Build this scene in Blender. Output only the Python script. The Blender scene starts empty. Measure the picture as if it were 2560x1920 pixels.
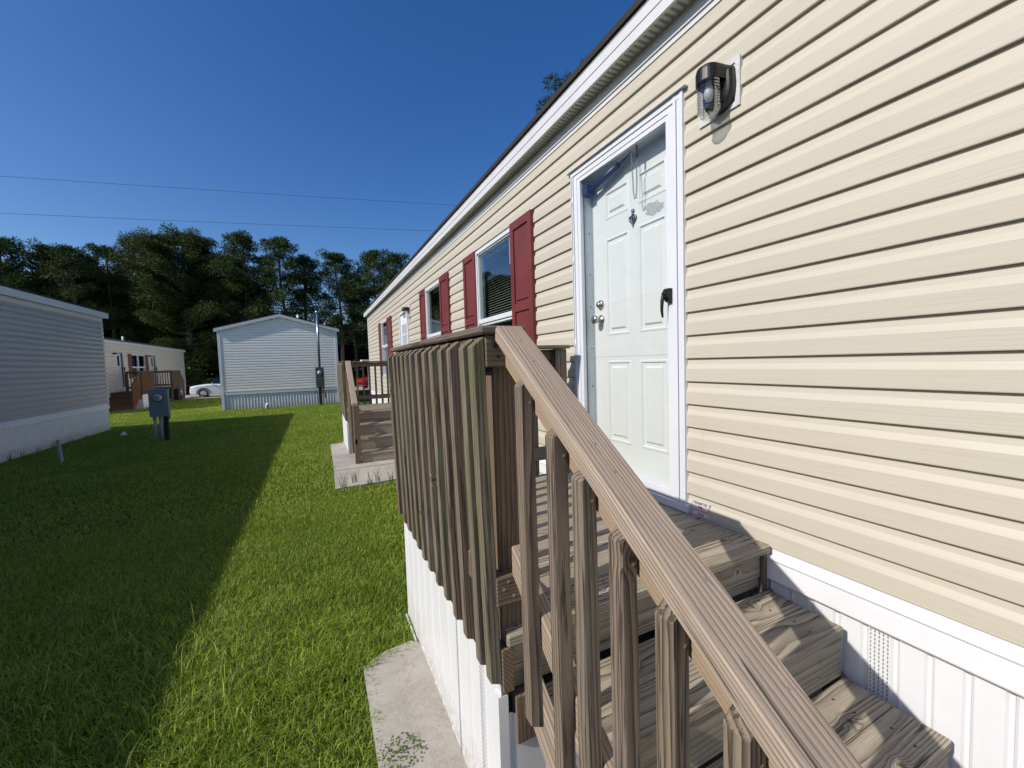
import bpy, math, random
import numpy as np
from mathutils import Vector, Matrix
random.seed(7)
RNG = np.random.default_rng(11)
S = bpy.context.scene
COL = S.collection
rad = math.radians

# ------------------------------------------------------------------ camera
EYE = 1.54
CAMX = -1.696
def cam_axes(yaw, pit, rol):
    f = Vector((math.sin(yaw)*math.cos(pit), math.cos(yaw)*math.cos(pit), math.sin(pit)))
    r = Vector((math.cos(yaw), -math.sin(yaw), 0)); u = r.cross(f)
    return r*math.cos(rol)+u*math.sin(rol), -r*math.sin(rol)+u*math.cos(rol), f
r_, u_, f_ = cam_axes(rad(25.57), rad(-3.157), rad(-1.829))
cd = bpy.data.cameras.new('camera'); cam = bpy.data.objects.new('camera', cd); COL.objects.link(cam)
cd.sensor_width = 36; cd.lens = 1025.7/2560*36; cd.clip_start = .03; cd.clip_end = 3000
cam.matrix_world = Matrix(((r_.x, u_.x, -f_.x, CAMX), (r_.y, u_.y, -f_.y, 0), (r_.z, u_.z, -f_.z, EYE), (0, 0, 0, 1)))
S.camera = cam

# ------------------------------------------------------------------ light
SUN = Vector((1.0, .13, -.745)).normalized()          # direction the light travels
elev = math.asin(-SUN.z)
W = bpy.data.worlds.new('World'); S.world = W; W.use_nodes = True
nt = W.node_tree; bg = nt.nodes['Background']
sky = nt.nodes.new('ShaderNodeTexSky'); sky.sky_type = 'NISHITA'; sky.sun_disc = False
sky.sun_elevation = elev; sky.sun_rotation = math.atan2(-SUN.x, -SUN.y)
sky.altitude = 0; sky.air_density = 1.0; sky.dust_density = 1.2; sky.ozone_density = 3.2
hs = nt.nodes.new('ShaderNodeHueSaturation'); hs.inputs['Saturation'].default_value = 1.33; hs.inputs['Hue'].default_value = .511
nt.links.new(sky.outputs[0], hs.inputs['Color']); nt.links.new(hs.outputs[0], bg.inputs[0])
bg.inputs[1].default_value = .134
sl = bpy.data.lights.new('sun', 'SUN'); so = bpy.data.objects.new('sun', sl); COL.objects.link(so)
sl.energy = 4.5; sl.angle = rad(.5); sl.color = (1, .94, .85)
so.rotation_euler = SUN.to_track_quat('-Z', 'Y').to_euler(); so.location = (-20, -3, 20)
vs = S.view_settings; vs.view_transform = 'Standard'; vs.look = 'None'; vs.exposure = 0; vs.gamma = 1
S.render.engine = 'CYCLES'
S.cycles.max_bounces = 8; S.cycles.transparent_max_bounces = 12

# ------------------------------------------------------------------ node helpers
class NT:
    def __init__(s, name):
        s.m = bpy.data.materials.new(name); s.m.use_nodes = True
        s.t = s.m.node_tree; s.b = s.t.nodes['Principled BSDF']; s.out = s.t.nodes['Material Output']
    def n(s, typ, **kw):
        nd = s.t.nodes.new('ShaderNode'+typ)
        for k, v in kw.items(): setattr(nd, k, v)
        return nd
    def l(s, a, b): s.t.links.new(a, b)
    def put(s, sock, v):
        if hasattr(v, 'is_output'): s.l(v, sock)
        elif isinstance(v, (tuple, list)) and len(v) == 3 and sock.type == 'RGBA': sock.default_value = (*v, 1)
        else: sock.default_value = v
    def math(s, op, a, b=None, c=None, clamp=False):
        nd = s.n('Math', operation=op, use_clamp=clamp); s.put(nd.inputs[0], a)
        if b is not None: s.put(nd.inputs[1], b)
        if c is not None: s.put(nd.inputs[2], c)
        return nd.outputs[0]
    def vmul(s, v, k):
        nd = s.n('VectorMath', operation='MULTIPLY'); s.put(nd.inputs[0], v); s.put(nd.inputs[1], k); return nd.outputs[0]
    def noise(s, v, scale=1, detail=2, rough=.5, dist=0):
        nd = s.n('TexNoise'); s.put(nd.inputs['Vector'], v); nd.inputs['Scale'].default_value = scale
        nd.inputs['Detail'].default_value = detail; nd.inputs['Roughness'].default_value = rough
        nd.inputs['Distortion'].default_value = dist
        return nd.outputs[0]
    def rng(s, v, a, b, c=0, d=1):
        nd = s.n('MapRange'); s.put(nd.inputs[0], v)
        for i, k in enumerate((a, b, c, d)): nd.inputs[i+1].default_value = k
        return nd.outputs[0]
    def mix(s, f, a, b, typ='MIX'):
        nd = s.n('Mix', data_type='RGBA', blend_type=typ); s.put(nd.inputs[0], f); s.put(nd.inputs[6], a); s.put(nd.inputs[7], b)
        return nd.outputs[2]
    def bump(s, h, strength=.3, dist=.01):
        nd = s.n('Bump'); nd.inputs['Strength'].default_value = strength; nd.inputs['Distance'].default_value = dist
        s.l(h, nd.inputs['Height']); s.l(nd.outputs[0], s.b.inputs['Normal']); return nd.outputs[0]
    def attr(s, name, fac=False):
        nd = s.n('Attribute', attribute_name=name); return nd.outputs['Fac' if fac else 'Vector']
    def obj(s): return s.n('TexCoord').outputs['Object']
    def set(s, col=None, rough=None, metal=None, spec=None):
        if col is not None: s.put(s.b.inputs['Base Color'], col)
        if rough is not None: s.put(s.b.inputs['Roughness'], rough)
        if metal is not None: s.put(s.b.inputs['Metallic'], metal)
        if spec is not None: s.b.inputs['Specular IOR Level'].default_value = spec
        return s.m

def wood(name, light, dark, green=0., ring=.0075, weather=.5, crack=.66, stain=(.05, .04, .03)):
    t = NT(name); wc = t.attr('wc')
    sep = t.n('SeparateXYZ'); t.l(wc, sep.inputs[0]); L, A, B = sep.outputs
    r = t.math('SQRT', t.math('ADD', t.math('MULTIPLY', A, A), t.math('MULTIPLY', B, B)))
    w1 = t.noise(t.vmul(wc, (1.1, 7, 7)), 1, 2, .5)
    w2 = t.noise(t.vmul(wc, (5, 26, 26)), 1, 2, .5)
    # knots
    cv = t.n('CombineXYZ'); t.l(L, cv.inputs[0]); t.l(A, cv.inputs[1])
    vo = t.n('TexVoronoi', voronoi_dimensions='2D', feature='F1'); vo.inputs['Scale'].default_value = 2.6
    t.l(cv.outputs[0], vo.inputs['Vector'])
    kd = t.rng(vo.outputs['Distance'], 0, .13, 1, 0)
    kp = t.math('POWER', kd, 2.5)
    rr = t.math('ADD', r, t.math('MULTIPLY', w1, .034))
    rr = t.math('ADD', rr, t.math('MULTIPLY', w2, .0022))
    rr = t.math('ADD', rr, t.math('MULTIPLY', kp, .020))
    ph = t.math('FRACT', t.math('DIVIDE', rr, ring))
    late = t.math('POWER', ph, 2.2)
    lateb = t.math('MULTIPLY', late, t.rng(ph, .93, 1, 1, 0))
    fib = t.noise(t.vmul(wc, (9, 420, 420)), 1, 3, .6)
    fib2 = t.noise(t.vmul(wc, (3, 90, 90)), 1, 2, .6)
    wea = t.noise(t.vmul(wc, (2.3, 9, 9)), 1, 3, .6)
    fac = t.math('ADD', t.math('MULTIPLY', lateb, .95), t.math('MULTIPLY', t.rng(fib, .38, .70), .42), clamp=True)
    col = t.mix(fac, light, dark)
    col = t.mix(t.rng(wea, .45, .72, 0, weather), col, (light[0]*.55+.02, light[1]*.56+.02, light[2]*.6+.02))
    ck = t.rng(fib2, crack, crack+.035)
    col = t.mix(t.math('MULTIPLY', ck, .85), col, stain)
    kn = t.rng(vo.outputs['Distance'], .008, .034, 1, 0)
    col = t.mix(t.math('MULTIPLY', kn, .85), col, (.045, .024, .013))
    if green:
        g = t.noise(t.vmul(wc, (1.6, 14, 14)), 1, 2, .6)
        col = t.mix(t.rng(g, .46, .72, 0, green), col, (.105, .115, .030))
        g2 = t.noise(t.vmul(wc, (1.2, 10, 10)), 1.3, 3, .7)
        col = t.mix(t.rng(g2, .55, .75, 0, green*.7), col, (.36, .37, .34))
    t.set(col, .82, spec=.25)
    h = t.math('SUBTRACT', t.math('MULTIPLY', lateb, .6), t.math('MULTIPLY', ck, 1.6))
    h = t.math('ADD', h, t.math('MULTIPLY', fib, .7))
    t.bump(h, .38, .0013)
    return t.m

def plain(name, col, rough=.5, metal=0., var=.06, scale=6, bump=0., bscale=60, spec=.5, dirt=0.):
    t = NT(name); o = t.obj()
    n = t.noise(o, scale, 4, .6)
    c2 = tuple(c*(1-var*3) for c in col)
    c = t.mix(t.rng(n, .35, .75), col, c2)
    if dirt:
        d = t.noise(o, scale*.7, 6, .7); c = t.mix(t.rng(d, .56, .75, 0, dirt), c, (.16, .15, .12))
    t.set(c, rough, metal, spec)
    if bump: t.bump(t.noise(o, bscale, 3, .6), bump, .003)
    return t.m

def skirt_mat(name, col, amount):
    t = NT(name); o = t.obj(); sp = t.n('SeparateXYZ'); t.l(o, sp.inputs[0])
    n = t.noise(t.vmul(o, (5, 5, 5)), 1, 5, .7); n2 = t.noise(t.vmul(o, (60, 60, 40)), 1, 3, .7)
    hgt = t.rng(t.math('SUBTRACT', sp.outputs[2], t.math('MULTIPLY', n, .28)), -.14, .10, 1, 0)
    c = t.mix(t.rng(n, .3, .75), col, tuple(x*.93 for x in col))
    c = t.mix(t.math('MULTIPLY', t.math('MULTIPLY', hgt, t.rng(n2, .35, .6)), amount), c, (.22, .18, .12))
    t.set(c, .4); t.bump(t.noise(o, 3, 2, .5), .12, .02)
    return t.m
def siding_mat(name, col, grain=(400, 3.2, 150), rough=.42, v=.05, bs=.34):
    t = NT(name); o = t.obj()
    g = t.noise(t.vmul(o, grain), 1, 3, .65)
    big = t.noise(t.vmul(o, (1, .6, 2.0)), 1, 2, .5)
    st = t.noise(t.vmul(o, (3, 1.2, 9)), 1, 4, .65)
    c = t.mix(t.rng(big, .3, .7), col, tuple(x*(1-v) for x in col))
    c = t.mix(t.rng(st, .55, .8, 0, .10), c, (.35, .32, .26))
    c = t.mix(t.rng(g, .5, .75, 0, .20), c, tuple(x*.6 for x in col))
    t.set(c, rough, spec=.35)
    t.bump(t.math('ADD', g, t.math('MULTIPLY', big, 6)), bs, .002)
    return t.m

def glass_mat(name, tint=(1, 1, 1), ior=1.52, refl=1.0, base=.04):
    t = NT(name); t.t.nodes.remove(t.b)
    tr = t.n('BsdfTransparent'); tr.inputs[0].default_value = (*tint, 1)
    gl = t.n('BsdfGlossy'); gl.inputs['Roughness'].default_value = .015; gl.inputs[0].default_value = (.95, .98, 1, 1)
    lw = t.n('LayerWeight'); lw.inputs[0].default_value = .5      # facing: symmetric for both sides of a thin pane
    f5 = t.math('POWER', lw.outputs['Facing'], 4.0)
    mx = t.n('MixShader'); t.l(t.math('ADD', t.math('MULTIPLY', f5, .85*refl), base, clamp=True), mx.inputs[0])
    t.l(tr.outputs[0], mx.inputs[1]); t.l(gl.outputs[0], mx.inputs[2]); t.l(mx.outputs[0], t.out.inputs[0])
    return t.m

M = {}
M['rail'] = wood('weathered_handrail_wood', (.46, .375, .295), (.165, .115, .08), 0, .0062, .35, .69)
M['bal'] = wood('weathered_baluster_wood', (.27, .215, .165), (.042, .026, .017), .15, .009, .6, .60)
M['balg'] = wood('green_baluster_wood', (.245, .215, .155), (.055, .040, .026), .65, .010, .6, .60)
M['cap'] = wood('dark_cap_wood', (.19, .15, .125), (.07, .05, .04), .15, .007, .6, .62)
M['blk'] = wood('green_block_wood', (.20, .165, .10), (.08, .055, .035), .75, .013, .6, .66)
M['deck'] = wood('weathered_deck_wood', (.45, .395, .305), (.095, .070, .048), .12, .0058, .55, .645)
M['tread'] = wood('weathered_tread_wood', (.44, .385, .295), (.09, .067, .045), .15, .0062, .5, .64)
M['riser'] = wood('pale_riser_wood', (.40, .36, .29), (.19, .155, .11), .22, .016, .35, .68)
M['post'] = wood('brown_post_wood', (.23, .17, .12), (.075, .047, .032), 0, .0105, .3, .68)
M['new'] = wood('orange_newer_wood', (.37, .285, .20), (.27, .19, .12), 0, .010, .2, .72)
M['pink'] = wood('pinkish_lower_rail_wood', (.40, .33, .265), (.18, .13, .095), 0, .011, .2, .70)
M['brown2'] = wood('reddish_brown_deck_wood', (.24, .13, .075), (.12, .06, .035), 0, .02, .3, .7)
M['cream'] = siding_mat('cream_vinyl_siding', (.53, .49, .402))
M['greysid'] = siding_mat('grey_vinyl_siding', (.42, .395, .37))
M['cream2'] = siding_mat('pale_cream_siding', (.66, .60, .50))
M['whitesid'] = siding_mat('white_grey_siding', (.90, .875, .80), v=.05)
M['white'] = plain('white_painted_trim', (.74, .75, .775), .4, var=.02)
M['trim2'] = plain('pale_grey_fascia', (.62, .63, .64), .42, var=.03, scale=3, bump=.12, bscale=260)
M['soffit'] = plain('grey_soffit_vinyl', (.62, .62, .56), .6, var=.04)
M['slot'] = plain('dark_vent_slot', (.03, .03, .03), .8)
M['greyslot'] = plain('grey_vent_slot', (.22, .22, .24), .8)
M['skirt'] = skirt_mat('white_vinyl_skirting', (.73, .74, .76), .55)
M['skirtdirty'] = skirt_mat('stained_white_skirting', (.80, .78, .74), .9)
M['red'] = plain('dark_red_shutter_paint', (.165, .030, .027), .5, var=.10, scale=3, bump=.15, bscale=40)
M['shingle'] = plain('black_asphalt_shingle', (.028, .024, .022), .9, var=.1, bump=.5, bscale=200)
t = NT('white_steel_door_paint'); o = t.obj()
sc_ = t.noise(t.vmul(o, (9, 9, 9)), 1, 8, .75); st_ = t.noise(t.vmul(o, (26, 26, 26)), 1, 6, .8); gr_ = t.noise(t.vmul(o, (2, 120, 5)), 1, 3, .6)
c = t.mix(t.rng(sc_, .50, .75, 0, .22), (.655, .67, .645), (.46, .465, .44)); c = t.mix(t.rng(st_, .64, .70, 0, .5), c, (.30, .31, .30))
t.set(c, .4); t.bump(gr_, .12, .002); M['door'] = t.m
M['jamb'] = plain('grey_white_jamb_paint', (.55, .60, .62), .5, var=.05)
M['alu'] = plain('white_aluminium_frame', (.66, .68, .72), .35, var=.015)
M['black'] = plain('black_gloss_plastic', (.005, .005, .005), .42, var=.05)
M['nickel'] = plain('satin_nickel', (.55, .53, .48), .28, 1.0, var=.05)
M['steel'] = plain('galvanised_chain_steel', (.22, .23, .25), .35, .9, var=.1)
M['blueblk'] = plain('dark_blue_closer_paint', (.012, .025, .07), .4)
M['glass'] = glass_mat('storm_door_glass', (.95, .97, .975), refl=.75, base=.045)
M['wglass'] = glass_mat('window_glass', (.74, .82, .80), refl=1.2, base=.16)
M['jar'] = glass_mat('ribbed_jar_glass', (.93, .93, .93), refl=1.2, base=.30)
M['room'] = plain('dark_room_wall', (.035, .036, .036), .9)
M['blind'] = plain('white_blind_slats', (.42, .43, .36), .6)
M['plate'] = plain('chalky_mount_plate', (.58, .58, .58), .7, var=.08, scale=40)
M['bulb'] = plain('frosted_bulb', (.75, .75, .73), .3)
M['nail'] = plain('bright_nail_head', (.45, .42, .38), .4, .8)
M['rust'] = plain('dark_nail_hole', (.03, .018, .012), .7)
M['gbox'] = plain('grey_blue_meter_box', (.15, .20, .225), .45, var=.04, scale=3)
M['dgbox'] = plain('dark_green_grey_meter_box', (.055, .085, .085), .45, var=.05)
M['pvc'] = plain('grey_pvc_pipe', (.30, .33, .36), .5)
M['pvcw'] = plain('white_pvc', (.72, .73, .72), .45, dirt=.2)
M['galv'] = plain('galvanised_mast', (.30, .31, .33), .3, .85)
M['dpost'] = plain('dark_creosote_post', (.028, .022, .016), .85, var=.1, bump=.3)
M['dial'] = plain('meter_dial_glass', (.42, .46, .44), .25)
M['tag'] = plain('red_warning_tag', (.5, .05, .04), .6)
M['bin'] = plain('black_bin_plastic', (.012, .013, .015), .45)
M['carw'] = plain('white_car_paint', (.80, .81, .82), .18, var=.01)
M['carr'] = plain('red_car_paint', (.42, .01, .014), .2, var=.02)
M['tyre'] = plain('black_tyre', (.012, .012, .013), .8)
M['rim'] = plain('alloy_rim', (.55, .56, .58), .3, .8)
M['carglass'] = plain('dark_car_glass', (.015, .02, .025), .06)
M['lampc'] = plain('headlamp_lens', (.6, .62, .65), .12)
M['wire'] = plain('dark_power_cable', (.05, .06, .08), .7)
M['bark'] = plain('pine_bark', (.17, .115, .08), .9, var=.16, scale=3, bump=.8, bscale=14)
M['barkp'] = plain('pale_limb_bark', (.30, .25, .20), .9, var=.12, scale=3, bump=.5, bscale=14)

t = NT('concrete'); o = t.obj()
n1 = t.noise(o, 2.2, 6, .65); n2 = t.noise(o, 90, 4, .7); n3 = t.noise(o, 14, 5, .7)
c = t.mix(t.rng(n1, .35, .7), (.44, .405, .35), (.30, .275, .235)); c = t.mix(t.rng(n3, .58, .72, 0, .5), c, (.16, .145, .11))
c = t.mix(t.rng(n2, .5, .8, 0, .35), c, (.55, .50, .43))
cr = t.noise(t.vmul(o, (1.1, 1.1, 1)), 3.0, 7, .8, .6); c = t.mix(t.math('MULTIPLY', t.rng(t.math('ABSOLUTE', t.math('SUBTRACT', cr, .5)), 0, .012, 1, 0), .45), c, (.10, .085, .06)); t.set(c, .9); t.bump(n2, .4, .003); M['conc'] = t.m

t = NT('soil_and_thatch'); o = t.obj()
n1 = t.noise(o, .5, 5, .6); n2 = t.noise(o, 30, 5, .75)
c = t.mix(t.rng(n1, .3, .7), (.055, .095, .016), (.075, .11, .02)); c = t.mix(t.rng(n2, .45, .7), c, (.025, .035, .010))
t.set(c, .95, spec=.1); t.bump(n2, .7, .03); M['soil'] = t.m

t = NT('grass_blades'); rn = t.attr('rnd', True); o = t.obj()
patch = t.noise(o, .9, 4, .6)
c = t.mix(t.math('POWER', rn, 1.4), (.095, .20, .008), (.66, .70, .11)); c = t.mix(t.rng(patch, .42, .68, 0, .5), c, (.11, .23, .008))
dry = t.noise(o, 1.7, 4, .65); c = t.mix(t.rng(dry, .60, .74, 0, .55), c, (.26, .22, .09))
c = t.mix(t.rng(rn, .95, .97), c, (.40, .36, .16))
t.set(c, .5, spec=.35)
tl = t.n('BsdfTranslucent'); t.put(tl.inputs[0], t.mix(.5, c, (.22, .36, .02)))
mx = t.n('MixShader'); mx.inputs[0].default_value = .42; t.l(t.b.outputs[0], mx.inputs[1]); t.l(tl.outputs[0], mx.inputs[2]); t.l(mx.outputs[0], t.out.inputs[0])
M['grass'] = t.m

def leaf_mat(name, a, b, tr=.15):
    t = NT(name); rn = t.attr('rnd', True)
    c = t.mix(rn, a, b); t.set(c, .65, spec=.2)
    tl = t.n('BsdfTranslucent'); t.put(tl.inputs[0], c)
    mx = t.n('MixShader'); mx.inputs[0].default_value = tr; t.l(t.b.outputs[0], mx.inputs[1]); t.l(tl.outputs[0], mx.inputs[2]); t.l(mx.outputs[0], t.out.inputs[0])
    return t.m
M['needle'] = leaf_mat('pine_needles', (.022, .046, .011), (.065, .095, .024))
M['needle2'] = leaf_mat('olive_pine_needles', (.028, .050, .010), (.080, .108, .022))
M['leaf'] = leaf_mat('dark_broad_leaves', (.018, .032, .010), (.035, .055, .014))
M['leafl'] = leaf_mat('light_broad_leaves', (.06, .10, .025), (.12, .17, .05))
M['weed'] = leaf_mat('weed_stems', (.09, .14, .03), (.2, .2, .08))

# ------------------------------------------------------------------ mesh builder
class MB:
    def __init__(s): s.v = []; s.f = []; s.wc = []; s.mi = []; s.has = False; s.smooth = []
    def add(s, vs, fs, wc=None, mi=0, sm=False):
        o = len(s.v); s.v += [tuple(v) for v in vs]; s.f += [tuple(i+o for i in f) for f in fs]
        s.mi += [mi]*len(fs); s.smooth += [sm]*len(fs)
        if wc is not None: s.wc += wc; s.has = True
        else: s.wc += [(0, 0, 0)]*len(vs)
    def box(s, x0, x1, y0, y1, z0, z1, mi=0):
        v = [(x, y, z) for z in (z0, z1) for y in (y0, y1) for x in (x0, x1)]
        s.add(v, [(0, 2, 3, 1), (4, 5, 7, 6), (0, 1, 5, 4), (2, 6, 7, 3), (0, 4, 6, 2), (1, 3, 7, 5)], mi=mi)
    def quad(s, a, b, c, d, mi=0): s.add([a, b, c, d], [(0, 1, 2, 3)], mi=mi)
    def cyl(s, p0, p1, r0, r1=None, n=14, cap=True, mi=0, sm=True):
        p0 = Vector(p0); p1 = Vector(p1); r1 = r0 if r1 is None else r1
        d = (p1-p0).normalized(); a = d.orthogonal().normalized(); b = d.cross(a)
        vs = []
        for p, r in ((p0, r0), (p1, r1)):
            for i in range(n):
                t = 2*math.pi*i/n; vs.append(p+a*math.cos(t)*r+b*math.sin(t)*r)
        s.add(vs, [(i, (i+1) % n, n+(i+1) % n, n+i) for i in range(n)], mi=mi, sm=sm)
        if cap:
            o = len(s.v)-2*n
            s.f += [tuple(o+i for i in reversed(range(n))), tuple(o+n+i for i in range(n))]; s.mi += [mi]*2; s.smooth += [False]*2
    def tube(s, pts, rs, n=8, mi=0):
        pts = [Vector(p) for p in pts]
        if not isinstance(rs, (list, tuple)): rs = [rs]*len(pts)
        vs = []; a = None
        for i, p in enumerate(pts):
            d = (pts[min(i+1, len(pts)-1)]-pts[max(i-1, 0)]).normalized()
            a = d.orthogonal().normalized() if a is None else (a-d*a.dot(d)).normalized()
            b = d.cross(a)
            for k in range(n):
                t = 2*math.pi*k/n; vs.append(p+(a*math.cos(t)+b*math.sin(t))*rs[i])
        fs = [(i*n+k, i*n+(k+1) % n, (i+1)*n+(k+1) % n, (i+1)*n+k) for i in range(len(pts)-1) for k in range(n)]
        fs += [tuple(reversed(range(n))), tuple((len(pts)-1)*n+k for k in range(n))]
        s.add(vs, fs, mi=mi, sm=True)
    def lathe(s, o, ax, prof, n=24, mi=0, sm=True):
        o = Vector(o); ax = Vector(ax).normalized(); a = ax.orthogonal().normalized(); b = ax.cross(a)
        vs = [o+ax*h+(a*math.cos(2*math.pi*i/n)+b*math.sin(2*math.pi*i/n))*r for r, h in prof for i in range(n)]
        fs = [(j*n+i, j*n+(i+1) % n, (j+1)*n+(i+1) % n, (j+1)*n+i) for j in range(len(prof)-1) for i in range(n)]
        s.add(vs, fs, mi=mi, sm=sm)
    def prism(s, pts, axis, a, b, mi=0):
        """polygon pts (2-D) extruded along axis (0,1,2) from a to b"""
        def P(p, w):
            q = list(p); q.insert(axis, w); return tuple(q)
        n = len(pts)
        s.add([P(p, a) for p in pts]+[P(p, b) for p in pts],
              [tuple(range(n)), tuple(range(2*n-1, n-1, -1))]+[(i, i+n, (i+1) % n+n, (i+1) % n) for i in range(n)], mi=mi)
    def board(s, p0, el, ea, eb, L, A, B, ch=.003, deform=None, warp=.0):
        """chamfered board: p0 corner, unit vectors along length, width, thickness"""
        p0 = Vector(p0); el = Vector(el); ea = Vector(ea); eb = Vector(eb)
        sd = random.uniform(0, 60); pa = random.uniform(-.12, .12)-A/2; pb = random.uniform(.03, .11)
        sg = random.choice((-1, 1))
        c = ch; pts = []; idx = {}
        for i in (0, 1):
            for j in (0, 1):
                for k in (0, 1):
                    for q in range(3):
                        l = (L if i else 0); a = (A if j else 0); b = (B if k else 0)
                        if q != 0: l += -c if i else c
                        if q != 1: a += -c if j else c
                        if q != 2: b += -c if k else c
                        # q: face axis on which vertex lies
                        idx[(i, j, k, q)] = len(pts); pts.append((l, a, b))
        fs = []
        I = idx
        for i in (0, 1):
            fs.append([I[(i, 0, 0, 0)], I[(i, 1, 0, 0)], I[(i, 1, 1, 0)], I[(i, 0, 1, 0)]][::1 if i else -1])
            fs.append([I[(0, i, 0, 1)], I[(0, i, 1, 1)], I[(1, i, 1, 1)], I[(1, i, 0, 1)]][::1 if i else -1])
            fs.append([I[(0, 0, i, 2)], I[(1, 0, i, 2)], I[(1, 1, i, 2)], I[(0, 1, i, 2)]][::1 if i else -1])
        for i in (0, 1):
            for j in (0, 1):
                fs.append([I[(i, j, 0, 0)], I[(i, j, 1, 0)], I[(i, j, 1, 1)], I[(i, j, 0, 1)]][::-1 if (i ^ j) == 0 else 1])
                fs.append([I[(i, 0, j, 0)], I[(i, 1, j, 0)], I[(i, 1, j, 2)], I[(i, 0, j, 2)]][::1 if (i ^ j) == 0 else -1])
                fs.append([I[(0, i, j, 1)], I[(1, i, j, 1)], I[(1, i, j, 2)], I[(0, i, j, 2)]][::-1 if (i ^ j) == 0 else 1])
                for k in (0, 1):
                    fs.append([I[(i, j, k, 0)], I[(i, j, k, 1)], I[(i, j, k, 2)]][::1 if (i+j+k) % 2 else -1])
        if deform: pts = [deform(*p) for p in pts]
        wl = random.uniform(-1, 1)*warp
        vs = [p0+el*l+ea*a+eb*(b+wl*math.sin(math.pi*min(max(l/L, 0), 1))) for l, a, b in pts]
        s.add(vs, fs, wc=[(l+sd, (a+pa)*sg, b+pb+ .0) for l, a, b in pts])
    def bx(s, x0, x1, y0, y1, z0, z1, ax, ch=.003, deform=None, warp=0.):
        """axis aligned board, ax = length axis; width = larger of the others"""
        lo = (x0, y0, z0); d = (x1-x0, y1-y0, z1-z0); E_ = ((1, 0, 0), (0, 1, 0), (0, 0, 1))
        o = [i for i in range(3) if i != ax]
        if d[o[0]] < d[o[1]]: o = o[::-1]
        s.board(lo, E_[ax], E_[o[0]], E_[o[1]], d[ax], d[o[0]], d[o[1]], ch, deform, warp)
    def build(s, name, mats, parent=None, T=None):
        v = s.v
        if T: v = [T(*p) for p in v]
        me = bpy.data.meshes.new(name); me.from_pydata([tuple(p) for p in v], [], s.f)
        if T:
            a = Vector(T(1, 0, 0))-Vector(T(0, 0, 0)); b = Vector(T(0, 1, 0))-Vector(T(0, 0, 0)); c = Vector(T(0, 0, 1))-Vector(T(0, 0, 0))
            if a.cross(b).dot(c) < 0: me.flip_normals()
        if not isinstance(mats, (list, tuple)): mats = [mats]
        for m in mats: me.materials.append(M[m] if isinstance(m, str) else m)
        if len(mats) > 1: me.polygons.foreach_set('material_index', s.mi)
        me.polygons.foreach_set('use_smooth', s.smooth)
        if s.has:
            at = me.attributes.new('wc', 'FLOAT_VECTOR', 'POINT'); at.data.foreach_set('vector', np.array(s.wc, dtype=np.float32).ravel())
        ob = bpy.data.objects.new(name, me); COL.objects.link(ob)
        if parent: 
            ob.parent = parent; ob.matrix_parent_inverse = ROOTINV.get(parent.name, Matrix())
        return ob
ROOTINV = {}
def tag(o, label=None, cat=None, group=None, kind=None):
    if label: o['label'] = label
    if cat: o['category'] = cat
    if group: o['group'] = group
    if kind: o['kind'] = kind
    return o
def thing(name, loc, label, cat, group=None):
    o = bpy.data.objects.new(name, None); COL.objects.link(o); o.location = loc; o.empty_display_size = .2
    ROOTINV[o.name] = Matrix.Translation(-Vector(loc))
    return tag(o, label, cat, group)

def recessed(mb, put, u0, u1, v0, v1, rects, rings):
    """flat face u0..u1 x v0..v1 with panels; put(u,v,d)->point; rings: list of (inset, depth)"""
    us = sorted({u0, u1, *[r[0] for r in rects], *[r[1] for r in rects]}); vs_ = sorted({v0, v1, *[r[2] for r in rects], *[r[3] for r in rects]})
    for a, b in zip(us, us[1:]):
        for c, d in zip(vs_, vs_[1:]):
            if any(r[0] <= a and b <= r[1] and r[2] <= c and d <= r[3] for r in rects): continue
            mb.quad(put(a, c, 0), put(b, c, 0), put(b, d, 0), put(a, d, 0))
    for r in rects:
        prev = (0, 0)
        for ring in list(rings):
            i0, d0 = prev; i1, d1 = ring
            A = [(r[0]+i0, r[2]+i0), (r[1]-i0, r[2]+i0), (r[1]-i0, r[3]-i0), (r[0]+i0, r[3]-i0)]
            B = [(r[0]+i1, r[2]+i1), (r[1]-i1, r[2]+i1), (r[1]-i1, r[3]-i1), (r[0]+i1, r[3]-i1)]
            for k in range(4):
                k2 = (k+1) % 4; mb.quad(put(*A[k], d0), put(*A[k2], d0), put(*B[k2], d1), put(*B[k], d1))
            prev = ring
        i, d = prev
        mb.quad(put(r[0]+i, r[2]+i, d), put(r[1]-i, r[2]+i, d), put(r[1]-i, r[3]-i, d), put(r[0]+i, r[3]-i, d))

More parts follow.
